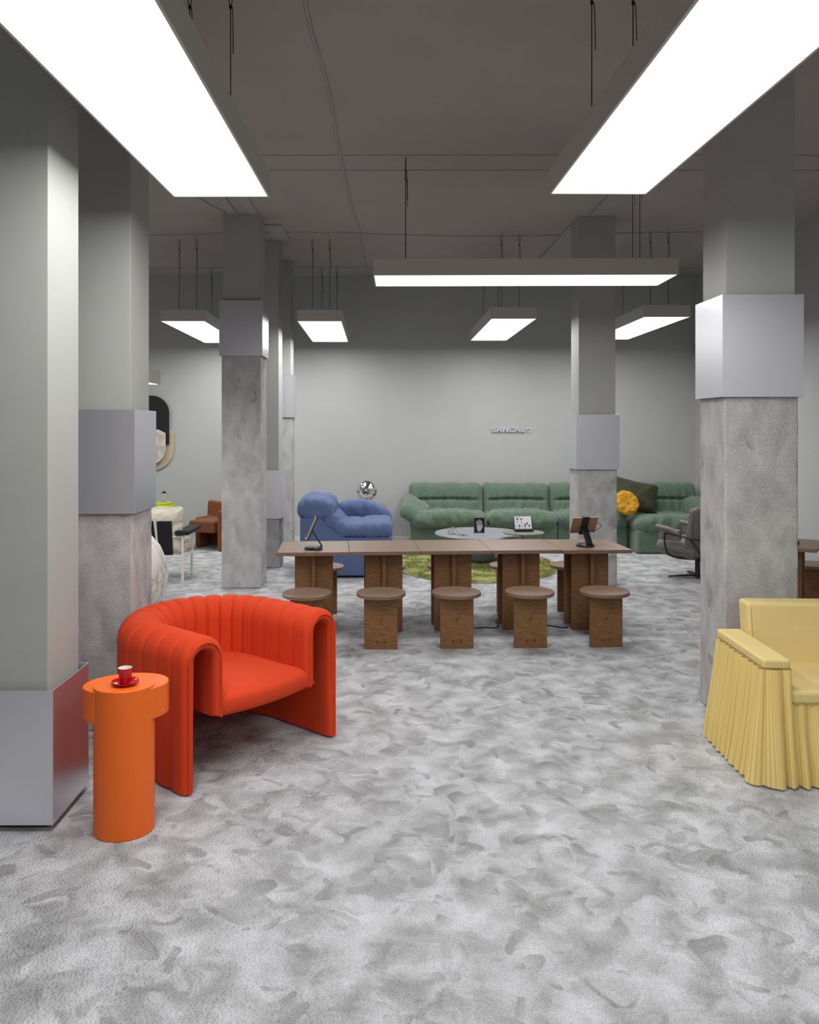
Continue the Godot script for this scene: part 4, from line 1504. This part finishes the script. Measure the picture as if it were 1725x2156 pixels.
# ---------------------------------------------------------------- left bay between the pillars
func left_bay() -> void:
	# marbled round seat
	var pf := thing("pouf", "big rounded off-white marbled velvet seat behind the carpeted pillar", "pouf", at(-2.72, 7.7))
	part("body", lathe([Vector2(0, 0.0), Vector2(0.42, 0.0), Vector2(0.52, 0.05), Vector2(0.59, 0.16), Vector2(0.615, 0.3), Vector2(0.6, 0.45), Vector2(0.54, 0.6), Vector2(0.45, 0.71), Vector2(0.32, 0.79), Vector2(0.16, 0.83), Vector2(0, 0.84)], 64, 80.0), M.marbled_velvet, pf)
	part("seam", tube(wire_ring(0.612, 0.32, 64), 0.005, 6, true), M.marbled_velvet, pf)

	# white tube chair seen from behind
	var t := thing("tube_chair", "white tubular chair with cream cushion, black straps and black armrests", "chair", at(-2.66, 9.42))
	for sx in [-1.0, 1.0]:
		for sz in [1.0, -1.0]:
			part("leg", tube(line_of([Vector3(sx * 0.33, 0.0, sz * 0.22), Vector3(sx * 0.33, 0.52, sz * 0.22)]), 0.0155, 12), M.white_enamel, t)
		part("side_rail", tube(line_of([Vector3(sx * 0.33, 0.27, -0.22), Vector3(sx * 0.33, 0.27, 0.22)]), 0.0145, 10), M.white_enamel, t)
		part("arm_rail", tube(line_of([Vector3(sx * 0.33, 0.515, -0.3), Vector3(sx * 0.33, 0.515, 0.22)]), 0.0145, 10), M.white_enamel, t)
		part("armrest", rbox(0.16, 0.045, 0.62, 0.01, 2), M.black_canvas, t, Vector3(sx * 0.335, 0.552, -0.03))
	for e: Array in [[0.505, 0.22], [0.28, 0.22], [0.28, -0.22]]:
		part("cross_rail", tube(line_of([Vector3(-0.33, e[0], e[1]), Vector3(0.33, e[0], e[1])]), 0.0155, 12), M.white_enamel, t)
	for sx in [-0.2, 0.085]:
		part("back_post", tube(line_of([Vector3(sx - 0.03, 0.29, 0.21), Vector3(sx - 0.055, 0.74, 0.31)]), 0.0125, 10), M.white_enamel, t)
	for sx in [-0.055, 0.135]:
		part("strap", rbox(0.165, 0.4, 0.014, 0.004, 2), M.black_canvas, t, Vector3(sx, 0.49, 0.235), Vector3(10, 0, 0))
	var pillow := func(p: Vector3) -> Vector3:
		var u := p.x / 0.34
		var w := p.y / 0.28
		var e := maxf(0.0, 1.0 - pow(maxf(absf(u), absf(w)), 4.0))
		return Vector3(p.x * (1.0 - 0.07 * (1.0 - w * w)), p.y * (1.0 - 0.05 * (1.0 - u * u)) - 0.012 * bump(p.y - 0.06, 0.02), p.z * (0.2 + 1.15 * e) - 0.03 * bump(p.y - 0.09, 0.02) + 0.01 * noise.get_noise_2d(p.x * 11.0, p.y * 14.0))
	part("back_cushion", rbox(0.66, 0.58, 0.17, 0.06, 4, 20, 20, 3, pillow), M.cream_canvas, t, Vector3(0.0, 0.565, 0.13), Vector3(9, 0, 0))
	part("seat_cushion", rbox(0.6, 0.14, 0.5, 0.055, 4, 8, 2, 8), M.cream_canvas, t, Vector3(0.0, 0.36, -0.1))
	for k in 4:
		part("spring", tube(wire_loop(Vector3(0.315, 0.31 + k * 0.055, 0.19), Vector3(0.3, 0.2, 0).normalized(), 0.04, 0.01), 0.003, 6, true), M.wire, t)

	# lime table and candlestick
	var lt := thing("side_table", "lime green two-tier round side table against the back wall", "side table", at(-3.30, 11.5))
	part("top_tier", disc(0.245, 0.245, 0.585, 0.685, 0.006, 56), M.lime_lacquer, lt)
	part("collar", disc(0.28, 0.28, 0.52, 0.65, 0.008, 56), M.lime_lacquer, lt)
	part("post", disc(0.17, 0.17, 0.0, 0.53, 0.004, 48), M.lime_lacquer, lt)
	var cs := thing("candlestick", "small chrome candlestick with a dark rosette on the lime table", "candlestick", at(-3.16, 11.44, 0.686))
	part("stem", lathe([Vector2(0, 0), Vector2(0.05, 0), Vector2(0.052, 0.006), Vector2(0.03, 0.014), Vector2(0.012, 0.026), Vector2(0.011, 0.045), Vector2(0.022, 0.052), Vector2(0.025, 0.064), Vector2(0.014, 0.078), Vector2(0.009, 0.09), Vector2(0.02, 0.103), Vector2(0.048, 0.118), Vector2(0.046, 0.122), Vector2(0, 0.112)], 32, 50.0), M.chrome, cs)
	var rose := []
	for ring in 3:
		for i in 6 - ring:
			var a := TAU * i / (6 - ring) + ring * 0.5
			rose.append([rbox(0.034, 0.03, 0.007, 0.003, 1), Transform3D(Basis.from_euler(Vector3(deg_to_rad(-55 + ring * 22), -a + PI / 2, 0)), Vector3(cos(a) * (0.028 - ring * 0.009), 0.125 + ring * 0.011, sin(a) * (0.028 - ring * 0.009)))])
	part("rosette", joined(rose), M.black_plastic, cs)

	# brown corduroy armchair
	var b := thing("armchair", "low brown corduroy armchair with curved back beyond the high-collared pillar", "armchair", at(-2.44, 11.78), -22.0)
	part("seat", rbox(0.43, 0.17, 0.62, 0.03, 3, 6, 2, 6), M.brown_corduroy, b, Vector3(-0.075, 0.335, 0.05))
	var curved := func(p: Vector3) -> Vector3:
		var u := p.x / 0.34
		return p + Vector3(0, -0.05 * (1.0 - u * u) * smoothstep(0.0, 0.2, p.y), -0.10 * (1.0 - u * u) - 0.1 * p.y)
	part("backrest", rbox(0.72, 0.34, 0.1, 0.035, 4, 18, 6, 2, curved), M.brown_corduroy, b, Vector3(0, 0.49, -0.25))
	for s in [-1.0, 1.0]:
		part("side_panel", rbox(0.085, 0.58 if s > 0.0 else 0.44, 0.5, 0.03, 3, 2, 4, 4), M.brown_corduroy, b, Vector3(0.225 if s > 0.0 else -0.3, 0.29 if s > 0.0 else 0.22, 0.1 if s > 0.0 else -0.12))
	part("rear_panel", rbox(0.6, 0.33, 0.06, 0.02, 2), M.cocoa_velvet, b, Vector3(0, 0.165, -0.2))


func wire_ring(r: float, y: float, seg: int) -> PackedVector3Array:
	var p := PackedVector3Array()
	for i in seg:
		p.append(Vector3(cos(TAU * i / seg) * r, y, sin(TAU * i / seg) * r))
	return p


# ---------------------------------------------------------------- right bay beyond the thick pillar
func right_bay() -> void:
	table_module("brown table module by the side wall, behind the thick pillar", at(3.56, 7.25), -33.0)
	stool("brown stool at the table by the side wall", at(4.1, 7.72), -33.0)
	single("glue_pot", "small black pot on the table by the side wall", "pot", lathe([Vector2(0, 0), Vector2(0.016, 0), Vector2(0.016, 0.028), Vector2(0.013, 0.032), Vector2(0, 0.032)], 18), M.black_plastic, at(3.61, 7.1, 0.7205))
